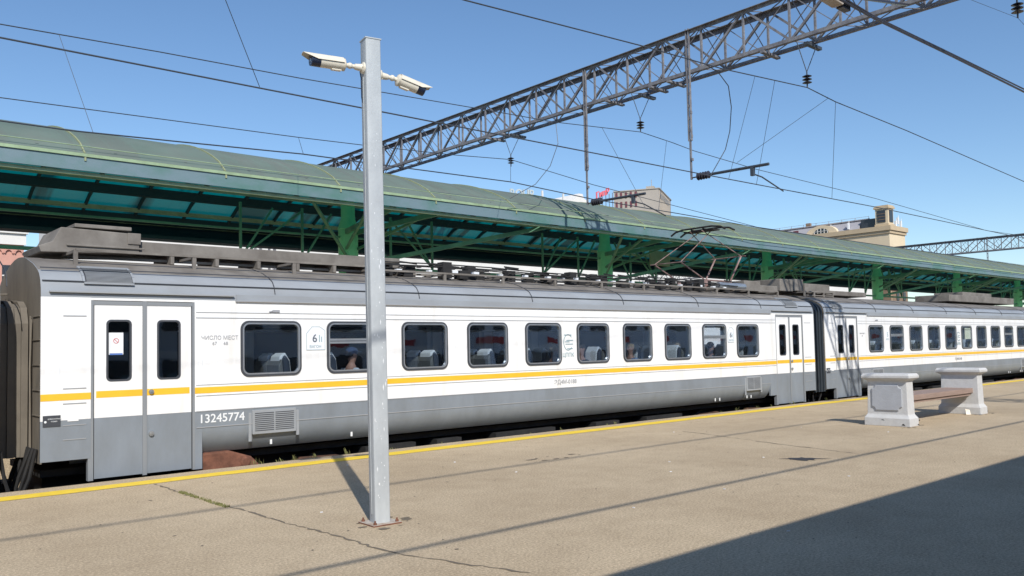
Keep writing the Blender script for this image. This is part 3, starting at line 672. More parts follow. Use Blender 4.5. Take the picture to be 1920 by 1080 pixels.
# second car (nearly the same) and the one behind the camera's left
car2 = copy_tree(car, skip=('number_lettering', 'door_notice', 'brown_step_box', 'pantograph', 'roof_insulators', 'roof_fitting', 'air_tank', 'car_number_sign', 'seat_count_lettering', 'resistor_box', 'cable_duct', 'reservoir_box', 'roof_walkway'))
car2.location.x += 21.41; car2['label'] = 'second white and grey train car, beyond the black gangway, behind the concrete bench'
def part2(dx):
    c2 = car2
    ORG[c2.name] = Vector(c2.location)
    m = MB(); text(m, "13245673", .19, on_wall(26.35, .70, YW - .001), .002, bold=.004); obj('number_lettering', m, 'lettering_grey', c2)
    m = MB(); text(m, "ЧИСЛО МЕСТ", .055, on_wall(26.42, 1.99), .001); text(m, "68", .06, on_wall(26.57, 1.91), .001); obj('seat_count_lettering', m, 'lettering_grey', c2)
    m = MB(); m.box(25.0, 26.6, 14.0, 15.4, 3.36, 3.66); m.box(26.7, 29.6, 14.2, 15.2, 3.34, 3.50); m.box(24.3, 24.9, 14.0, 15.4, 3.40, 3.78); obj('roof_box', m, 'roof_dirty', c2, bevel=.02)
    m = MB(); rooftray(m, 24.6, 26.4, 13.8, 3.24, 3.38, 3); obj('roof_walkway', m, 'roof_dirty', c2)
    m = MB(); m.box(36.5, 44.0, 14.0, 15.4, 3.34, 3.62); m.box(38.2, 41.5, 14.1, 15.3, 3.62, 3.78); obj('equipment_box', m, 'roof_dirty', c2, bevel=.02)
    for xs in (28.27,):
        m = MB(); m.poly([(xs, 1.75), (xs + .3, 1.75), (xs + .3, 2.1), (xs + .2, 2.19), (xs + .1, 2.19), (xs, 2.1)], 'y', YW - .006, YW - .001); sg = obj('car_number_sign', m, 'paper', c2)
        m = MB(); text(m, "5", .2, on_wall(xs + .09, 1.90, YW - .008), .001, bold=.002); text(m, "ВАГОН", .06, on_wall(xs + .03, 1.79, YW - .008), .001); obj('sign_lettering', m, 'teal_mark', sg)
part2(0)
car3 = copy_tree(car, skip=('number_lettering', 'door_notice', 'pantograph', 'roof_insulators', 'car_number_sign', 'roof_fitting', 'seat', 'roof_walkway', 'gangway_bellows', 'reservoir_box', 'type_lettering', 'operator_emblem', 'seat_count_lettering'))
car3.location.x -= 21.26; car3['label'] = 'train car coupled ahead of the nearest car, just outside the left edge'

# ------------------------------------------------------------------ passengers
def person(x, y, d, label, shirt, hair, cap=False, lean=0.0, name='person'):
    z0 = .72
    t = thing(name, label, 'person', (x, y, .28), 0, 'passengers in the train', local=True)
    def skin(nm, V, E, Rr, mt, par, lv=2):
        me = bpy.data.meshes.new(nm); me.from_pydata(V, E, []); me.update(); me.materials.append(A[mt])
        o = bpy.data.objects.new(nm, me); COL.objects.link(o); o.parent = par
        sk = o.modifiers.new('skin', 'SKIN'); sk.use_smooth_shade = True
        for i, r in enumerate(Rr): me.skin_vertices[0].data[i].radius = r if isinstance(r, tuple) else (r, r)
        me.skin_vertices[0].data[0].use_root = True
        ss = o.modifiers.new('sub', 'SUBSURF'); ss.levels = lv; ss.render_levels = lv
        return o
    L = lean * d
    V = [(0, 0, .56), (L * .3, 0, .78), (L, 0, 1.02), (L * 1.2, 0, 1.17), (L * 1.3 + d * .01, 0, 1.25), (L * 1.3 + d * .02, 0, 1.34), (L * 1.3, 0, 1.42),
         (L, -.18, 1.04), (L + d * .05, -.22, .80), (L + d * .26, -.17, .72), (L, .18, 1.04), (L + d * .05, .22, .80), (L + d * .26, .17, .72),
         (d * .20, -.10, .56), (d * .45, -.10, .56), (d * .45, -.10, .12), (d * .20, .10, .56), (d * .45, .10, .56), (d * .45, .10, .12), (d * .58, -.10, .05), (d * .58, .10, .05)]
    E = [(0, 1), (1, 2), (2, 3), (3, 4), (4, 5), (5, 6), (2, 7), (7, 8), (8, 9), (2, 10), (10, 11), (11, 12), (0, 13), (13, 14), (14, 15), (0, 16), (16, 17), (17, 18), (15, 19), (18, 20)]
    Rr = [(.15, .12), (.14, .11), (.13, .11), (.05, .05), (.085, .08), (.095, .085), (.075, .065), .06, .045, .03, .06, .045, .03, .08, .065, .05, .08, .065, .05, .04, .04]
    b = skin('body', V, E, Rr, 'skin', t)
    fx = L * 1.3 + d * .105
    m = MB(); m.add([(fx - d * .02, -.016, 1.30), (fx - d * .02, .016, 1.30), (fx + d * .018, 0, 1.295), (fx - d * .015, 0, 1.345)], [(0, 1, 2), (0, 2, 3), (1, 3, 2), (0, 3, 1)]); obj('nose', m, 'skin', b)
    m = MB()
    for s_ in (-.035, .035): m.sph((fx - d * .012, s_, 1.345), .011, 6, 4)
    m.box(min(fx - d * .02, fx - d * .008), max(fx - d * .02, fx - d * .008), -.022, .022, 1.262, 1.268); obj('face_detail', m, 'hair', b)
    m = MB()
    for s_ in (-1, 1): m.sph((L * 1.3, s_ * .092, 1.325), .026, 6, 5, (1, .4, 1.3))
    obj('ear', m, 'skin', b)
    V2 = [V[0], V[1], V[2], (L * 1.05, 0, 1.10), V[7], V[8], V[10], V[11]]
    skin('shirt', V2, [(0, 1), (1, 2), (2, 3), (2, 4), (4, 5), (2, 6), (6, 7)], [(.17, .14), (.165, .135), (.155, .13), (.075, .075), .078, .062, .078, .062], shirt, t)
    m = MB(); hc = (L * 1.3 - d * .018, 0, 1.365); m.sph(hc, .108, 12, 8, (1.0, .92, .85)); h = obj('hair', m, hair, t, smooth=True)
    if cap:
        m = MB(); m.sph((L * 1.3, 0, 1.385), .115, 12, 8, (1.05, .95, .75)); m.box(min(fx, fx + d * .07), max(fx, fx + d * .07), -.07, .07, 1.375, 1.385); obj('cap', m, 'cap', t, smooth=True)
    for o in t.children: o.location = (0, 0, .09)
    return t
person(7.80, 13.30, 1, 'passenger in white shirt and dark cap in the window beside the steel pole', 'cloth_white', 'hair', True, .05)
person(13.05, 13.45, 1, 'grey haired passenger in the window just left of the round emblem', 'cloth_dark', 'hair_fair', False, .04)
person(14.0, 13.45, -1, 'dark shirted passenger at the left edge of the window right of the round emblem', 'cloth_dark', 'hair', False, .02)
person(15.72, 13.45, -1, 'passenger in a light blue shirt in the second window right of the round emblem', 'cloth_blue', 'hair_fair', False, .02)
person(17.52, 13.45, -1, 'fair haired passenger, plain window just left of the farther sliding window', 'cloth_dark', 'hair_fair', False, .02)
person(18.85, 13.45, 1, 'passenger bent behind the farther sliding window of the nearest car', 'cloth_dark', 'hair', False, .12)

# ------------------------------------------------------------------ unseen car behind the camera, double-deck shape added to throw the big shadow
t = thing('unseen_shadow_car', 'unseen red and grey train car, given double deck height to shade the right front of the platform', 'train car', (10, -2.0, -.9))
m = MB(); prof = [(-.45, .0), (-.42, 2.0), (-.40, 3.85), (-.5, 4.36), (-.72, 4.64), (-1.3, 4.74), (-2.0, 4.78), (-2.7, 4.74), (-3.26, 4.62), (-3.5, 4.3), (-3.6, 3.6), (-3.6, .0)]
m.extr(prof, -30, 150); b = obj('body', m, 'cloth_white', t, smooth=True)
m = MB()
for k in range(92): m.poly(rrect(-29 + 1.9 * k, -27.7 + 1.9 * k, .9, 1.6, .1), 'y', -.425, -.40); m.poly(rrect(-29 + 1.9 * k, -27.7 + 1.9 * k, 2.5, 3.2, .1), 'y', -.395, -.375)
o = obj('window_row', m, 'win_dark', t); o['kind'] = 'stuff'
m = MB()
for k in range(26): m.box(-28 + 3.8 * k, -27.3 + 3.8 * k + .9 * (k % 2), -.40, -.37, 1.95, 2.2)
for k in range(12): m.box(-24 + 7.6 * k, -22.6 + 7.6 * k, -.43, -.40, .15, .8)
obj('livery_band', m, 'train_red', t)
m = MB()
for k in range(12): m.box(-22.3 + 7.6 * k, -18.6 + 7.6 * k, -.395, -.375, 1.66, 1.93)
obj('livery_panel', m, 'cover_white', t)

# ------------------------------------------------------------------ camera pole
PXY = (4.69, 7.41)
pole = thing('steel_pole', 'tall square grey steel pole bolted to the platform with two cameras at its top', 'pole', (PXY[0], PXY[1], 0), R(-11.3), local=True)
pole.rotation_euler = (0, R(-.45), R(-11.3))
h = .0825; ZP = 4.99
m = MB(); m.poly(rrect(-h, h, -h, h, .014, 3), 'z', .016, ZP); shaft = obj('shaft', m, 'galv', pole, smooth=True)
m = MB(); m.box(-h - .006, h + .006, -h - .006, h + .006, ZP, ZP + .012); obj('cap_plate', m, 'galv', pole)
m = MB(); m.box(-.16, .16, -.16, .16, 0.002, .016)
bp = obj('base_plate', m, 'plate', pole)
bp.rotation_euler = (0, 0, R(8))
m = MB(); m.tube([(-h - .004, .0, .1 + .5 * k) for k in range(10)], .004, 5); obj('weld_seam', m, 'galv', shaft)
m = MB(); m.tube([(-h - .03, .02, 4.66), (-h - .012, .04, 4.60), (-h - .008, .045, 4.4), (-h + .004, .05, 4.34)], .006, 6); obj('camera_cable', m, 'cam_black', pole)
for sx in (-1, 1):
    for sy in (-1, 1):
        m = MB(); m.tube([(sx * .125, sy * .125, .012), (sx * .125, sy * .125, .034)], .018, 6); m.tube([(sx * .125, sy * .125, .03), (sx * .125, sy * .125, .055)], .009, 6); obj('anchor_bolt', m, 'rust_light', bp)
m = MB()
for s_ in (-1, 1): m.box(-.16, .16, s_ * .161 - .001, s_ * .161 + .001, .0, .013); m.box(s_ * .161 - .001, s_ * .161 + .001, -.16, .16, .0, .013)
obj('rusty_edge', m, 'rust_light', bp)
m = MB()   # paint scratches on the lit face
for i in range(70):
    z = random.uniform(.2, 4.0); x = random.uniform(-.065, .07); r0 = random.uniform(.002, .006); L_ = r0 * random.choice([1, 1.5, 3, 6])
    m.add([(x - r0, -h - .0008, z), (x + r0 * .3, -h - .0008, z - L_), (x + r0, -h - .0008, z + L_ * .2), (x, -h - .0008, z + L_)], [(0, 1, 2, 3)])
obj('paint_scratch', m, 'chip', shaft)
def cctv(name, label, base, direction, arm_dir, LL):
    # base on the pole face in world space; local build: +X = viewing direction of the housing
    t = thing(name, label, 'camera', base, 0, 'cameras on the steel pole', local=True)
    a = Vector(arm_dir).normalized(); d = Vector(direction).normalized()
    e = Vector((0, 0, 0)); j = e + a * .17
    m = MB(); m.tube([e, e + a * .012, e + a * .024], [.062, .06, .045], 16)
    m.tube([e + a * .02, e + a * .10], [.040, .030], 12)
    for k in range(3):
        tt = R(120 * k + 60); up = Vector((0, 0, 1)); s = a.cross(up).normalized(); q = e + (s * math.cos(tt) + up * math.sin(tt)) * .048; m.tube([q + a * .015, q + a * .03], .006, 6)
    obj('wall_mount', m, 'cream', t, smooth=True)
    m = MB(); m.tube([e + a * .10, e + a * .15], [.022, .022], 10); m.sph(tuple(j - a * .02), .032, 10, 8); m.tube([j - a * .02, j + d * .05], .022, 10); obj('swivel_joint', m, 'cream', t, smooth=True)
    c = j + d * .03; up = (Vector((0, 0, 1)) - d * d.z).normalized(); s = d.cross(up)
    m = MB(); m.tube([c, c + d * .012, c + d * (.20 * LL)], [.045, .061, .061], 18)
    for k in (.012, .022): m.tube([c + d * k, c + d * (k + .006)], .066, 18)
    lo = c - up * .058; m.bar(lo + d * .05 , lo + d * .15, .045, .025, up=tuple(up))
    obj('housing', m, 'cream', t, smooth=True)
    m = MB(); m.tube([c + d * (.20 * LL + .0005), c + d * (.27 * LL)], [.0605, .059], 18); fr = obj('front_ring', m, 'cam_black', t, smooth=True)
    m = MB(); m.tube([c + d * (.27 * LL + .0001), c + d * (.27 * LL + .0025)], .018, 14)
    for k in range(8):
        tt = R(45 * k); q = c + (s * math.cos(tt) + up * math.sin(tt)) * .036; m.tube([q + d * (.27 * LL + .0001), q + d * (.27 * LL + .0018)], .005, 6)
    obj('lens', m, 'alu', fr)
    m = MB(); n = 13; vs = []     # sun shield: curved sheet over the top, longer at the front
    for i in range(7):
        u = i / 6; L0 = .03 + u * (.29 * LL + .02); 
        for k in range(n):
            th = R(-88 + 176 * k / (n - 1)) * (1.0 if u < .72 else 1.0 - (u - .72) * 1.9)
            rr = .073
            vs.append(c + d * L0 + up * math.cos(th) * rr + s * math.sin(th) * rr)
            vs.append(c + d * L0 + up * math.cos(th) * (rr - .004) + s * math.sin(th) * (rr - .004))
    fs = []
    for i in range(6):
        for k in range(n - 1):
            a0 = (i * n + k) * 2; b0 = ((i + 1) * n + k) * 2
            fs += [(a0, a0 + 2, b0 + 2, b0), (a0 + 1, b0 + 1, b0 + 3, a0 + 3)]
        for k in (0, n - 1): a0 = (i * n + k) * 2; b0 = ((i + 1) * n + k) * 2; fs.append((a0, b0, b0 + 1, a0 + 1))
    for i in (0, 6):
        for k in range(n - 1): a0 = (i * n + k) * 2; fs.append((a0, a0 + 1, a0 + 3, a0 + 2))
    m.add(vs, fs); obj('sun_shield', m, 'cream', t, smooth=True)
    return t
rz = Matrix.Rotation(R(-11.3), 3, 'Z')
lf = rz @ Vector((-h, 0, 0)); rt = rz @ Vector((h, 0, 0))
cctv('surveillance_camera', 'cream bullet camera left of the pole top, dark lens pointing left', (PXY[0] + lf.x - .036, PXY[1] + lf.y, 4.69), (-.93, .16, -.02), tuple(rz @ Vector((-1, 0, 0.02))), 1.35)
cctv('surveillance_camera', 'cream bullet camera right of the pole top, tilted down to the right', (PXY[0] + rt.x - .036, PXY[1] + rt.y, 4.64), (.88, -.16, -.22), tuple(rz @ Vector((1, 0, -.05))), 1.2)

# ------------------------------------------------------------------ bench
bn = thing('platform_bench', 'bench with two painted concrete pedestals and a brown wooden seat near the platform edge', 'bench', (19.2, 7.95, 0), R(0), local=True)
def pedestal(x0):
    w = .42; y0, y1 = -.47, .47
    def ring(ins, z): return [(x0 + ins, y0 + ins, z), (x0 + w - ins, y0 + ins, z), (x0 + w - ins, y1 - ins, z), (x0 + ins, y1 - ins, z)]
    lv = [(-.0, 0), (-.0, .16), (.045, .23), (.05, .25), (.065, .90), (.05, .93), (-.005, .96), (-.03, .985), (-.03, 1.03), (.0, 1.075)]
    vs = []; fs = []
    for i, (ins, z) in enumerate(lv): vs += ring(ins, z)
    for i in range(len(lv) - 1):
        for k in range(4): a = i * 4 + k; b = i * 4 + (k + 1) % 4; fs.append((a, b, b + 4, a + 4))
    fs += [(3, 2, 1, 0), tuple(len(vs) - 4 + k for k in range(4))]
    m = MB(); m.add(vs, fs); p = obj('pedestal', m, 'bench_stone', bn, bevel=.008)
    # raised panel with notched corners, on both broad faces
    def panel(zz0, zz1, a, b, n):
        pts = []
        for cx, cz, s1, s2, a0 in ((b, zz1, -1, -1, 0), (a, zz1, 1, -1, 90), (a, zz0, 1, 1, 180), (b, zz0, -1, 1, 270)):
            q = []
            for k in range(5):
                t = R(k * 22.5); q.append((cx + s1 * n * math.cos(t) , cz + s2 * n * math.sin(t)))
            if a0 in (0, 180): q = list(reversed(q))
            pts += q
        return pts
    for side in ((0,) if x0 < 0 else (1,)):
        m = MB(); pts = panel(.32, .84, -.31, .31, .075)
        mz = lambda y, z, dd: ((x0 + .05 + (z - .25) * .023 - dd) if side == 0 else (x0 + w - .05 - (z - .25) * .023 + dd), y, z)
        n = len(pts); cen = (0, .58)
        o1 = [mz(y, z, -.004) for y, z in pts]; o2 = [mz(y, z, .022) for y, z in pts]; o3 = [mz(y * .96, cen[1] + (z - cen[1]) * .96, .026) for y, z in pts]
        m.add(o1 + o2 + o3, [(i, (i + 1) % n, n + (i + 1) % n, n + i) for i in range(n)] + [(n + i, n + (i + 1) % n, 2 * n + (i + 1) % n, 2 * n + i) for i in range(n)] + [tuple(2 * n + i for i in range(n))])
        obj('raised_panel', m, 'bench_grey', p)
pedestal(-1.95); pedestal(1.80)
m = MB()
m.box(-1.6, 1.86, -.30, -.10, .50, .61); m.box(-1.6, 1.86, -.09, .11, .53, .61); m.box(-1.6, 1.86, .12, .32, .53, .61)
st = obj('seat_board', m, 'wood', bn, bevel=.006)
m = MB(); m.box(-1.55, 1.8, -.26, -.20, .44, .499); m.box(-1.6, 1.8, .24, .30, .44, .519); obj('seat_beam', m, 'wood', st)
m = MB(); m.add([(20.84, 7.74, .004), (20.90, 7.66, .004), (20.95, 7.70, .11), (20.90, 7.78, .13), (20.86, 7.75, .07)], [(0, 1, 4), (1, 2, 4), (2, 3, 4)])
mm = MB()
for px, py, pz, w_, h_ in ((-1.53, -.4712, .10, .05, .035), (-1.60, -.4712, .02, .09, .02), (-1.9515, -.30, .03, .0, .05), (2.21, -.4712, .05, .05, .03), (-1.9515, .12, .12, 0, .02)):
    if w_: mm.add([(px, py, pz), (px + w_, py, pz - .01), (px + w_ * .7, py, pz + h_), (px + w_ * .2, py, pz + h_ * .8)], [(0, 1, 2, 3)])
    else: mm.add([(px, py, pz), (px, py - .08, pz - .01), (px, py - .05, pz + h_ * .6), (px, py - .02, pz + h_ * .5)], [(0, 1, 2, 3)])
obj('chipped_edge', mm, 'underframe', bn)
o = obj('crumpled_wrapper', m, 'cream'); tag(o, 'small crumpled yellowish wrapper lying against the base of the farther bench pedestal', 'litter')

# ------------------------------------------------------------------ canopy over the next platform
YN, YFAR = 21.0, 31.0; YM = 25.6
cp = thing('platform_canopy', 'long green station canopy with curved roof over the next platform', 'canopy', (40, 26, 0))
def roofz(y):   # arched roof height
    u = (y - YN) / (YFAR - YN); return 6.47 + 1.50 * math.sin(math.pi * min(max(u, 0), 1)) ** .75
prof = [(YN + (YFAR - YN) * k / 24, roofz(YN + (YFAR - YN) * k / 24)) for k in range(25)]
CX0, CX1 = -20.0, 190.0
m = MB(); n_ = len(prof)
m.add([(CX0, y, z) for y, z in prof] + [(CX1, y, z) for y, z in prof], [(i, i + 1, n_ + i + 1, n_ + i) for i in range(n_ - 1)])
rfc = obj('curved_roof', m, 'canopy_sheet', cp, smooth=True)
x = -14.7
while x < 150:
    m = MB()
    for i in range(0, 12):
        a, b = prof[i], prof[i + 1]; m.bar((x, a[0], a[1] + .012), (x, b[0], b[1] + .012), .045, .03, up=(1, 0, 0))
    m.bar((x, YN - .04, 6.47), (x, YN - .04, 6.30), .04, .04)
    obj('roof_rib', m, 'canopy_rib', rfc); x += 3.35
m = MB(); m.box(CX0, CX1, YN - .035, YN + .02, 6.07, 6.40); fz = obj('fascia', m, 'fascia', cp)
m = MB(); m.box(CX0, CX1, YN - .07, YN - .036, 6.395, 6.47); m.tube([(CX0, YN - .2, 6.60), (CX1, YN - .2, 6.60)], .012, 5); obj('eave_gutter', m, 'purlin', fz)
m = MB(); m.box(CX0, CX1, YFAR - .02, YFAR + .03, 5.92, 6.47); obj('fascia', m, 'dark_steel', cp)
# purlins below the panels
m = MB()
for y in (21.5, 28.35, 29.2, 30.15, 30.75): m.box(CX0, CX1, y, y + .10, roofz(y) - .30, roofz(y) - .16)
m.box(CX0, CX1, 21.06, 21.16, 5.98, 6.06); 
obj('purlin', m, 'purlin', cp)
m = MB()
for y in (28.9, 30.5): m.box(CX0, CX1, y, y + .28, roofz(y) - .42, roofz(y) - .14)
m.box(CX0, CX1, 30.2, 30.9, 5.86, 5.98)
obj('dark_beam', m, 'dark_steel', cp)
COLS = [-11.5, 15.05, 28.3, 41.7, 55.0, 68.3, 81.5, 94.7, 108, 121, 134, 147]
x = -19.0
while x < 150:
    m = MB(); yy = [21.2, 23, 25, 27, 28.5, 29.8, 30.9]
    for i in range(len(yy) - 1): m.bar((x, yy[i], roofz(yy[i]) - .10), (x, yy[i + 1], roofz(yy[i + 1]) - .10), .07, .12)
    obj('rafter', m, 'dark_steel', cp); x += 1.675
for xc in COLS:
    m = MB()
    m.tube([(xc, YM, -.0), (xc, YM, 4.45), (xc, YM, 4.5), (xc, YM, 6.0), (xc, YM, 6.02), (xc, YM, 6.4), (xc, YM, 7.9)], [.28, .28, .34, .34, .36, .24, .24], 24)
    c = obj('column', m, 'col_green', cp, smooth=True)
    m = MB()
    for z in (4.36, 4.26, 4.18): m.tube([(xc, YM, z), (xc, YM, z + .05)], .40, 16)
    obj('column_collar', m, 'dark_steel', c)
    m = MB(); yb = YM - .2
    m.bar((xc + .15, yb, 4.75), (xc + 5.6, YN + .3, 6.05), .12, .14); m.bar((xc - .15, yb, 5.0), (xc - 3.6, YN + .4, 6.05), .08, .08)
    m.bar((xc + .2, yb, 5.3), (xc + 1.1, YN + 1.5, 6.2), .08, .08); m.bar((xc - .2, yb, 5.3), (xc - 1.1, YN + 1.5, 6.2), .08, .08)
    m.bar((xc - .2, yb, 5.9), (xc - .9, YN + .3, 6.12), .1, .16); m.bar((xc + .2, yb, 5.9), (xc + .9, YN + .3, 6.12), .1, .16)
    for dx in (-3.9, -1.75, 1.75, 3.6): m.bar((xc + dx, YM, 4.78), (xc + dx, YM, 6.6), .07, .07)
    for dx in (-3.9, -1.75, 1.75, 3.6): m.bar((xc + dx, YM, 4.8), (xc + dx + (1.1 if dx < 0 else -1.1), YM, 6.5), .06, .06)
    m.bar((xc + 1.75, YM, 6.5), (xc + 3.6, YM, 4.85), .06, .06); m.bar((xc - 1.75, YM, 6.5), (xc - 3.9, YM, 4.85), .06, .06)
    obj('strut', m, 'steel_green', c)
m = MB(); m.box(CX0, CX1, YM - .05, YM + .05, 4.68, 4.78); m.box(CX0, CX1, YM - .04, YM + .04, 5.7, 5.76); obj('long_beam', m, 'steel_green', cp)
m = MB()
for k in range(40):
    xx = 6 + 3.35 * k + .4
    m.box(xx, xx + 1.3, 22.6, 22.72, 6.42, 6.48)
obj('lamp_tube', m, 'canopy_rib', cp)
t = MB(); t.box(31.05, 32.5, 25.2, 25.28, 5.55, 6.25); o = obj('station_board', t, 'canopy_rib'); tag(o, 'olive square board hanging beside the second green column', 'sign')

# ------------------------------------------------------------------ overhead gantries
def gantry(X, label, y0, y1, zb=9.77, zt=11.05, w=.62, pitch=1.415, full=True):
    t = thing('overhead_gantry', label, 'gantry', (X + w / 2, y1, -.9), 0, 'overhead line gantries')
    m = MB()
    for xx, z, ww in ((X, zt, .10), (X + w, zt, .14), (X, zb, .10), (X + w, zb, .09)): m.angle((xx, y0, z), (xx, y1, z), ww, .014, up=(0, 0, -1) if z == zt else (0, 0, 1))
    obj('chord', m, 'truss', t)
    m = MB(); n = int((y1 - y0) / pitch)
    for i in range(n + 1):
        y = y0 + i * pitch; yb_ = y - pitch * .28
        for xx, yy in ((X, y), (X + w, yb_)):
            m.angle((xx, yy, zb), (xx, yy, zt), .05, .01)
            if i < n:
                e = (yy + pitch) if True else 0
                if i % 2: m.angle((xx, yy, zb), (xx, e, zt), .06, .008); m.bar((xx + .03, yy, zt), (xx + .03, e, zb), .022, .022)
                else: m.angle((xx, yy, zt), (xx, e, zb), .06, .008); m.bar((xx + .03, yy, zb), (xx + .03, e, zt), .022, .022)
        if i < n:
            m.bar((X, y, zt), (X + w, yb_ + pitch, zt), .04, .012); m.bar((X + w, yb_, zt), (X, y, zt), .04, .012)
            m.bar((X, y, zb), (X + w, yb_ + pitch, zb), .035, .012); m.bar((X + w, yb_, zb), (X, y, zb), .035, .012)
            m.bar((X, y, zt), (X + w, yb_, zb), .02, .02)
    o = obj('lattice', m, 'truss', t)
    m = MB()   # support towers
    for yt in (y0, y1):
        for xx in (X - .1, X + w + .1):
            for yy in (yt - .35, yt + .35): m.angle((xx, yy, -1.2), (xx, yy, zb + .05), .10, .014)
        for k in range(9):
            z = -1 + k * 1.19
            for xx in (X - .1, X + w + .1): m.bar((xx, yt - .35, z), (xx, yt + .35, z + 1.19), .05, .01)
    obj('tower', m, 'truss', t)
    return t
g = gantry(20.25, 'large rusty lattice gantry crossing high above the train from top right', -6.9, 44.0)
m = MB()   # hangers
for yh in (14.88, 19.16, 10.6 - 0):
    pass
def hanger(X, y, zb, zt, root, rod_z, rod_dy, arm=True):
    m = MB()
    for dy in (-.045, .045):
        m.bar((X - .03, y + dy, zt), (X - .03, y + dy, zb + 1.1), .03, .07)
    m.bar((X - .03, y, zb + 1.15), (X - .03, y, zb - .05), .05, .05)
    for k in range(8): m.box(X - .05, X - .01, y - .05, y + .05, zt - .5 - k * .37, zt - .42 - k * .37)
    for k in range(3): m.box(X - .07, X + .01, y - .07, y - .04, zb + .5 + k * .7, zb + .58 + k * .7)
    h_ = obj('hanger', m, 'truss', root)
    m = MB()
    m.tube([(X - .03, y, zb), (X - .03, y - .2, zb)], .02, 6)
    for k in range(5): m.tube([(X - .03, y - .2 - k * .09, zb), (X - .03, y - .24 - k * .09, zb), (X - .03, y - .28 - k * .09, zb)], [.05, .115, .05], 12)
    obj('rod_insulator', m, 'insul', h_, smooth=True)
    m = MB(); m.tube([(X - .03, y - .62, zb), (X - .03, y + rod_dy, zb - .04)], .042, 8); m.box(X - .07, X + .02, y + rod_dy * .8 - .05, y + rod_dy * .8 + .05, zb - .28, zb - .02)
    if arm: m.tube([(X - .03, y + rod_dy * .8, zb - .22), (X + .6, y + rod_dy * .8 + .1, zb - .22), (X + 1.7, y + rod_dy * .8 + .1, zb - .5)], .02, 6)
    obj('registration_rod', m, 'wire', h_)
hanger(20.25, 14.80, 6.65, 11.1, g, 0, -2.55)
hanger(20.25, 19.0, 6.50, 11.0, g, 0, -2.45)
hanger(20.25, 5.75, 6.6, 11.1, g, 0, -2.4)  # unseen hanger, added out of view to cast an extra shadow on the train
def vinsul(X, y, zc, ztop, root, sc=1.0):
    m = MB(); m.tube([(X - .25, y + .12, ztop), (X, y, zc + .42)], .012, 5); m.tube([(X + .38, y - .12, ztop), (X, y, zc + .42)], .012, 5); m.tube([(X, y, zc + .45), (X, y, zc)], .02, 6)
    m.box(X + .0, X + .75, y - .06, y + .06, ztop - .06, ztop + .02)
    v = obj('suspension', m, 'wire', root)
    m = MB()
    for k in range(3): m.tube([(X, y, zc + .34 - k * .085), (X, y, zc + .30 - k * .085), (X, y, zc + .275 - k * .085)], [.04, .125 * sc, .05], 14)
    obj('insulator_disc', m, 'insul', v, smooth=True)
for y, z in ((11.2, 8.5), (16.9, 8.5), (23.1, 8.5), (6.17, 8.80)): vinsul(20.5, y, z, 9.72, g)
for y in (12.3, 15.5, 16.2, 18.0, 23.2, 24.0):
    m = MB(); m.box(20.15, 21.0, y - .06, y + .06, 9.67, 9.73); obj('clamp_plate', m, 'truss', g)
g2 = gantry(83.4, 'distant lattice gantry standing over the canopy at the right edge', 18.0, 70.0)
hanger(83.4, 28.5, 7.3, 11.1, g2, 0, -2.0, False)

# floodlight on the gantry
fl = thing('floodlight', 'small cream floodlight at the end of thick cables under the gantry at top right', 'floodlight', (16.9, 8.4, 8.9))
F = lambda x_, z_: (x_ * 1.383, 1.75 + (z_ - 1.75) * 1.383)
m = MB(); m.poly([F(11.72, 6.97), F(11.80, 6.89), F(12.15, 6.87), F(12.22, 6.94), F(12.15, 7.03), F(11.80, 7.03)], 'y', 8.30, 8.55); obj('housing', m, 'plate', fl, bevel=.015)
a_ = F(12.2, 6.86); b_ = F(12.45, 6.97); m = MB(); m.box(a_[0], b_[0], 8.35, 8.49, a_[1], b_[1]); a_ = F(11.66, 6.89); b_ = F(11.72, 7.03); m.box(a_[0], b_[0], 8.3, 8.55, a_[1], b_[1]); m.bar((16.7, 8.4, 9.05), (20.25, 8.4, 9.75), .05, .05); obj('bracket', m, 'insul', fl)

# ------------------------------------------------------------------ overhead wires
def wire(name, label, pts, r, cat='wire', group=None, n=5, sub=4, root=None, mt='wire'):
    P = [Vector(p) for p in pts]; out = []
    for i in range(len(P) - 1):
        p0 = P[max(i - 1, 0)]; p1 = P[i]; p2 = P[i + 1]; p3 = P[min(i + 2, len(P) - 1)]
        for k in range(sub):
            t = k / sub
            a = p1.lerp(p2, t)
            out.append(a)
    out.append(P[-1]); m = MB(); m.tube(out, r, n)
    o = obj(name, m, mt, root)
    if not root: tag(o, label, cat, group)
    return o
G = 'overhead wires'
wb = [(-30, 12.45, 5.95), (2.18, 12.45, 5.94), (7.74, 12.45, 5.97), (17.2, 12.45, 6.02), (26.8, 12.45, 6.10), (38.2, 12.45, 6.08), (83, 12.45, 6.05)]
w1 = wire('contact_wire', 'lower of the two long dark wires at upper left, passing under the nearest hanger rod', wb, .014, group=G)
m1 = wire('messenger_wire', 'wire from the top edge through the rightmost large insulator down to the right edge', [(-20, 11.2, 7.3), (8.94, 11.2, 7.81), (13.64, 11.2, 8.08), (16.64, 11.2, 8.2), (20.5, 11.2, 8.5), (22.0, 11.2, 8.39), (26.48, 11.2, 8.29), (37.0, 11.2, 7.92), (50, 11.2, 7.6)], .014, group=G)
wd = [(-30, 15.8, 5.5), (3.84, 15.8, 5.68), (5.67, 15.8, 5.76), (8.23, 15.8, 5.88), (11.0, 15.8, 5.92), (14.0, 15.8, 5.97), (17.0, 15.8, 5.84), (20.8, 15.8, 5.79), (24.8, 15.8, 5.72), (50, 15.8, 5.7), (83, 15.8, 5.7)]
w2 = wire('contact_wire', 'thin wire skimming the canopy roof line and passing above the pantograph', wd, .014, group=G)
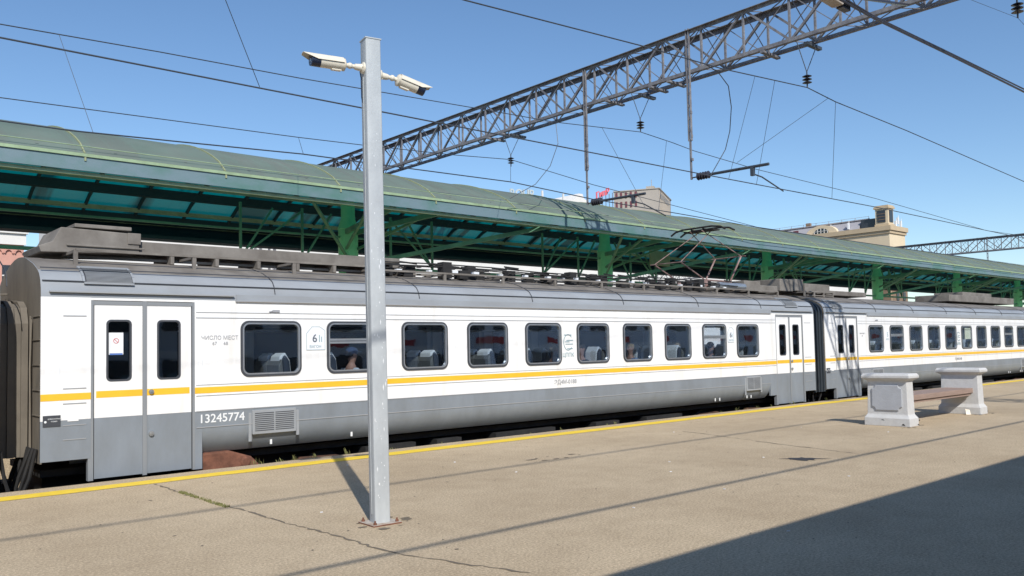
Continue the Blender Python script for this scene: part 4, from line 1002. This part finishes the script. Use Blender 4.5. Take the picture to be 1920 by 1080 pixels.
m2_ = wire('messenger_wire', 'upper long dark wire at upper left, running behind the lattice to the middle insulator', [(-20, 16.9, 7.6), (2.96, 16.9, 7.68), (5.72, 16.9, 7.79), (8.73, 16.9, 7.87), (13.77, 16.9, 8.08), (16.7, 16.9, 8.19), (20.5, 16.9, 8.5), (22.1, 16.9, 8.40), (23.3, 16.9, 8.29), (27.1, 16.9, 8.14), (36.4, 16.9, 8.04), (49.5, 16.9, 7.63), (83, 16.9, 8.4)], .012, group=G)
m3 = wire('messenger_wire', 'faint wire left of the pole that meets the farthest hanging insulator', [(-20, 20.3, 6.8), (3.56, 20.3, 7.29), (10.46, 20.3, 7.49), (12.4, 20.3, 7.57), (15.7, 20.3, 7.74), (18.0, 20.3, 7.91), (21.9, 20.3, 7.53), (26.7, 20.3, 7.22), (32.8, 20.3, 6.83), (83, 20.3, 6.9)], .012, group=G)
c1 = wire('contact_wire', 'pair of dark wires above the platform that shade it with a broad straight line', [(-30, -1.0, 6.5), (70, -1.0, 6.5)], .028, group=G)
c2 = wire('messenger_wire', 'wire high above the platform that shades it with a thin straight line', [(-30, -1.0, 9.4), (70, -1.0, 9.4)], .026, group=G)
m = MB(); 
K = 1.383
cb = [(x_ * K, 6.0 * K, 1.75 + (z_ - 1.75) * K) for x_, z_ in ((9.0, 7.15), (11.8, 6.93), (13.18, 6.91), (16.13, 6.97), (20.1, 7.03), (28, 7.2))]
m.tube([Vector(a) for a in cb], .028, 6); m.tube([Vector(a) + Vector((0, 0, .06 + .025 * math.sin(i * 2))) for i, a in enumerate(cb)], .022, 6)
o = obj('power_cable', m, 'insul'); tag(o, 'thick twisted pair of black cables descending to the right edge', 'cable')
def dropper(p, q, root, r=.006):
    mm = MB(); P = Vector(p); Q = Vector(q); mm.tube([P, P.lerp(Q, .5), Q], r, 4)
    ro = org(root); me = bpy.data.meshes.new('dropper')
    ob = obj('dropper', mm, 'wire', root); return ob
dropper((18.0, 11.2, 8.3), (18.6, 12.45, 6.03), m1); dropper((18.9, 11.2, 8.37), (19.9, 12.45, 6.05), m1); dropper((22.0, 11.2, 8.38), (24.0, 12.45, 6.1), m1)
dropper((21.6, 11.2, 8.42), (19.4, 12.7, 6.62), m1); dropper((2.2, 9.0, 9.3), (5.75, 12.45, 5.98), m1)
dropper((18.7, 16.9, 8.35), (19.3, 15.8, 5.8), m2_); dropper((21.8, 16.9, 8.40), (19.9, 15.8, 5.8), m2_)
dropper((3.9, 16.9, 7.72), (4.2, 15.8, 5.69), m2_)
dropper((10.46, 20.3, 7.49), (8.25, 15.8, 5.88), m3); dropper((18.0, 20.3, 7.91), (14.0, 15.8, 5.97), m3)
jp = [(16.0, 11.2, 8.16), (16.6, 11.3, 8.14), (17.3, 11.5, 8.0), (18.0, 11.9, 7.7), (18.5, 12.3, 7.25), (18.5, 12.45, 6.8), (18.2, 12.5, 6.4), (17.8, 12.45, 6.02)]
wire('jumper_cable', 'curved jumper cable looping down right of the nearest hanger', jp, .012, cat='cable')
wire('jumper_cable', 'slack jumper cable hanging from the lattice to the canopy roof, left of the farther hanger', [(20.4, 20.6, 9.7), (20.3, 20.4, 8.8), (19.7, 20.2, 7.9), (19.0, 20.2, 7.2), (18.2, 20.6, 6.7)], .012, cat='cable')
wire('messenger_wire', 'short length of wire crossing the top right corner to the insulator there', [(-20, 6.17, 7.0), (10, 6.17, 8.0), (17.84, 6.17, 8.50), (20.5, 6.17, 8.80), (21.06, 6.17, 8.72), (30, 6.17, 8.3)], .0042, group=G)

# ------------------------------------------------------------------ distant buildings
def win_grid(mb, axis, fixed, u0, u1, nu, z0, z1, nz, w, h, d=.12):
    for i in range(nu):
        for j in range(nz):
            u = u0 + (u1 - u0) * (i + .5) / nu; z = z0 + (z1 - z0) * (j + .5) / nz
            if axis == 'x': mb.box(fixed - d, fixed - .02, u - w / 2, u + w / 2, z - h / 2, z + h / 2)
            else: mb.box(u - w / 2, u + w / 2, fixed - d, fixed - .02, z - h / 2, z + h / 2)
# beige corner building
XB = 200.7; YB = 90.0
bb = thing('beige_building', 'beige apartment block with grey mansard roof and a square corner tower beyond the canopy', 'building', (XB + 20, YB + 30, -1.3))
m = MB(); m.box(XB, XB + 8.5, YB, YB + 75, -1.3, 28.3); wl_ = obj('wall', m, 'beige', bb)
m = MB(); m.box(XB - .6, XB + 9.1, YB - .6, YB + 75, 28.3, 29.4); m.box(XB - .3, XB + 8.8, YB - .3, YB + 75, 27.6, 28.3); m.box(XB - .2, XB, YB, YB + 75, 21.5, 22.2); m.box(XB, XB + 8.5, YB - .2, YB, 21.5, 22.2); obj('cornice', m, 'beige_trim', bb)
m = MB(); m.box(XB - .12, XB, YB + .1, YB + 75, -1.3, 21.5); m.box(XB + .1, XB + 8.4, YB - .12, YB, -1.3, 21.5); obj('lower_facade', m, 'brown_stone', bb)
m = MB(); win_grid(m, 'x', XB - .1, YB + 2, YB + 60, 16, 4, 21, 5, 1.4, 2.0, .2); win_grid(m, 'y', YB - .1, XB + 1, XB + 8, 2, 4, 21, 5, 1.3, 2.0, .2); o = obj('window', m, 'win_dark', bb); o['kind'] = 'stuff'
m = MB(); win_grid(m, 'x', XB, YB + 10, YB + 26, 2, 24, 25.6, 1, .7, .9); obj('small_window', m, 'win_dark', bb)
m = MB(); m.poly([(XB + .8, 29.4), (XB + 3.0, 31.9), (XB + 7, 31.9), (XB + 8, 29.4)], 'y', YB + 8, YB + 75)
# convert: poly with axis y uses (x,z)
rf2 = obj('mansard_roof', m, 'slate', bb)
m = MB(); m.box(XB + 2.6, XB + 3.0, YB + 6, YB + 75, 31.9, 32.15); m.box(XB + 2.5, XB + 2.6, YB + 6, YB + 75, 32.6, 32.66)
for k in range(20): m.box(XB + 2.5, XB + 2.6, YB + 6 + 3.5 * k, YB + 6.1 + 3.5 * k, 31.9, 32.66)
obj('ridge_rail', m, 'slate', rf2)
m = MB(); m.box(XB + 1.5, XB + 6, YB + 4.0, YB + 7.6, 29.4, 31.8); obj('dark_shed', m, 'win_dark', bb)
for yc in (YB + 17.5, YB + 38):
    m = MB(); pts = []
    for k in range(13): t_ = math.pi * k / 12; pts.append((yc + 4.3 * math.cos(t_), 29.4 + 2.2 * math.sin(t_) ** 1.2))
    m.poly(pts, 'x', XB + .3, XB + 3.2); dg_ = obj('arched_dormer', m, 'beige', bb)
    m = MB(); pts = []
    for k in range(11): t_ = math.pi * k / 10; pts.append((yc + 2.0 * math.cos(t_), 29.5 + 1.3 * math.sin(t_)))
    m.poly(pts, 'x', XB + .15, XB + .3); fw = obj('dormer_window', m, 'far_glass', dg_)
    m = MB()
    for k in range(-2, 3): m.box(XB + .05, XB + .15, yc + k * .9 - .07, yc + k * .9 + .07, 29.5, 29.5 + 1.3 * math.sqrt(max(0.05, 1 - (k * .9 / 2.1) ** 2)))
    m.box(XB + .05, XB + .15, yc - 1.9, yc + 1.9, 30.0, 30.1); obj('glazing_bar', m, 'white_wall', fw)
m = MB(); m.box(XB + .95, XB + 1.15, YB + 28, YB + 29.4, 29.7, 30.9); obj('dormer_window', m, 'far_glass', rf2)
m = MB(); m.box(XB + .85, XB + 1.05, YB + 24.2, YB + 25.6, 29.7, 31.1); obj('red_dormer_window', m, 'win_red', rf2)
tw = MB(); tw.box(XB + .3, XB + 3.2, YB + .3, YB + 3.4, 29.4, 33.7); tb = obj('corner_tower', tw, 'beige', bb)
m = MB(); m.box(XB - .0, XB + 3.5, YB, YB + 3.7, 33.7, 34.15); m.box(XB + .15, XB + 3.35, YB + .15, YB + 3.55, 34.15, 34.5); m.box(XB + .15, XB + 3.35, YB + .15, YB + 3.55, 29.4, 30.0); obj('tower_cornice', m, 'beige_trim', tb)
m = MB(); m.box(XB + .15, XB + .3, YB + .9, YB + 2.9, 30.4, 33.3); m.box(XB + .9, XB + 2.7, YB + .15, YB + .3, 30.4, 33.3); lw = obj('louvered_opening', m, 'win_dark', tb)
m = MB()
for k in range(3): m.box(XB + .1, XB + .15, YB + .9, YB + 2.9, 31.0 + .7 * k, 31.1 + .7 * k)
obj('transom', m, 'brown_stone', lw)
m = MB()
for x_, y_, z_ in ((XB + 5, YB + .6, 31.0), (XB + 6, YB + .5, 31.9), (XB + 7.6, YB + .5, 31.2), (XB + .8, YB + 10.5, 31.4), (XB + .6, YB + 15.2, 31.0)):
    m.box(x_ - .25, x_ + .25, y_ - .2, y_ + .2, z_ - 1.6, z_); m.tube([(x_ + .4, y_, 29.4), (x_ + .4, y_, z_ + .6)], .07, 5)
obj('antenna', m, 'paper', bb)
m = MB()
for k in range(3): m.box(XB + 3.0, XB + 3.8, YB + 22 + 16 * k, YB + 23.2 + 16 * k, 31.9, 33.0)
obj('chimney', m, 'brown_stone', bb)
# grey high-rise
gt = thing('grey_tower_block', 'tall grey tower block with dark window strips rising over the canopy roof', 'building', (252.3, 200, -.6), R(29), local=True)
m = MB(); m.box(0, 29, 0, 17.4, 0, 62.0); obj('wall', m, 'tower_grey', gt)
for yk in (8.4, 10.3, 12.2, 14.1, 15.9):
    m = MB()
    for j in range(9): m.box(-.25, -.0, yk, yk + .75, 59.4 - 3.6 * j, 61.6 - 3.6 * j)
    obj('window_strip', m, 'win_red', gt)
for xk in range(9):
    m = MB(); m.box(1.2 + 2.8 * xk, 1.5 + 2.8 * xk, -.35, 0, 0, 61.8); obj('facade_fin', m, 'tower_grey', gt)
m = MB(); m.box(3, 23, -.2, 0, 58.8, 60.8); obj('side_window', m, 'win_dark', gt)
m = MB(); m.box(1, 4, 2, 5, 62, 63.4); m.box(-.3, 29.2, -.4, 17.6, 62.0, 62.35); m.tube([(2, 3, 63), (2, 3, 66)], .12, 5); obj('roof_parapet', m, 'tower_grey', gt)
# long pale building with rooftop letters
wbld = thing('white_rooftop_building', 'white stepped building top with red rooftop letters left of the grey tower', 'building', (208, 200, -1.3))
m = MB(); m.poly([(203, -1.3), (203, 51.5), (206.5, 52.6), (208.5, 54.8), (210.5, 54.8), (211, 53.4), (217.5, 50.6), (222, 50.0), (222, -1.3)], 'y', 200, 218); obj('wall', m, 'white_wall', wbld)
m = MB(); m.box(211.2, 213.5, 199.7, 200, 50.2, 50.6); m.box(214, 217, 199.7, 200, 49.4, 49.8)
for k in range(6): m.box(204 + 3 * k, 205 + 3 * k, 199.8, 200, 47.0, 48.6)
obj('window', m, 'win_red', wbld)
m = MB(); text(m, "ГипР", 3.0, lambda x, y, z: (217.2 + x * 1.0, 200 - z, 53.9 + y + x * .36), .2, bold=.07); o = obj('rooftop_letters', m, 'sign_red', wbld)
m = MB()
for k in range(6): m.box(217.0 + 1.8 * k, 217.15 + 1.8 * k, 200, 200.2, 50, 54 + .6 * k)
obj('letter_frame', m, 'truss', wbld)
sg2 = thing('rooftop_sign', 'pale rooftop letters reading OUP peeping over the canopy roof', 'sign', (176, 200, 50))
m = MB(); text(m, "ROUP", 4.2, lambda x, y, z: (176.6 + x * .95, 200 - z, 50.0 + y + x * .07), .2, bold=.06); obj('letters', m, 'sign_white', sg2)
m = MB(); m.box(172, 194, 200.5, 212, -1.3, 49.4); 
for x_ in (191.6, 196.0, 201.4): m.bar((x_, 200.5, 30), (x_, 200.5, 54 if x_ != 196.0 else 50), .5, .5)
obj('roof_building', m, 'white_wall', sg2)
# pink brick building far left
pk = thing('pink_building', 'pink brick building with arched cornice and barred window at the left edge', 'building', (5, 60, -1.3))
m = MB(); m.box(-30, 11.9, 60, 72, -1.3, 8.9); obj('wall', m, 'pink', pk)
m = MB(); m.box(-30, 12.0, 59.85, 60, 8.9, 9.95); m.box(-30, 12.1, 59.7, 60, 9.6, 9.75); obj('pale_parapet', m, 'white_wall', pk)
m = MB()
for k in range(40):
    xx = 11.6 - k * .55
    for q in range(6):
        a0 = R(30 * q); a1 = R(30 * q + 30); m.bar((xx + .22 * math.cos(a0), 59.93, 8.35 + .25 * math.sin(a0)), (xx + .22 * math.cos(a1), 59.93, 8.35 + .25 * math.sin(a1)), .1, .07)
obj('arched_frieze', m, 'pink', pk)
for k in range(5):
    m = MB(); xx = 10.7 - 3.0 * k; m.box(xx, xx + 1.0, 59.9, 60.02, 5.4, 7.6); fw = obj('window', m, 'win_dark', pk)
    m = MB(); m.box(xx + .46, xx + .54, 59.86, 59.9, 5.4, 7.6); m.box(xx, xx + 1.0, 59.86, 59.9, 6.9, 6.98); obj('glazing_bar', m, 'white_wall', fw)
# pale long building seen through the gap under the canopy
pb = thing('long_pale_building', 'long pale building showing as a bright strip between canopy and train roof', 'building', (60, 70, -1.3))
m = MB(); m.box(17, 150, 70, 80, -1.3, 12.5); obj('wall', m, 'white_wall', pb)
m = MB(); win_grid(m, 'y', 70, 74, 96, 9, 7.6, 10.9, 1, .9, 1.6); win_grid(m, 'y', 70, 20, 70, 12, 3, 6, 1, 1.2, 1.6); o = obj('window', m, 'slate', pb)
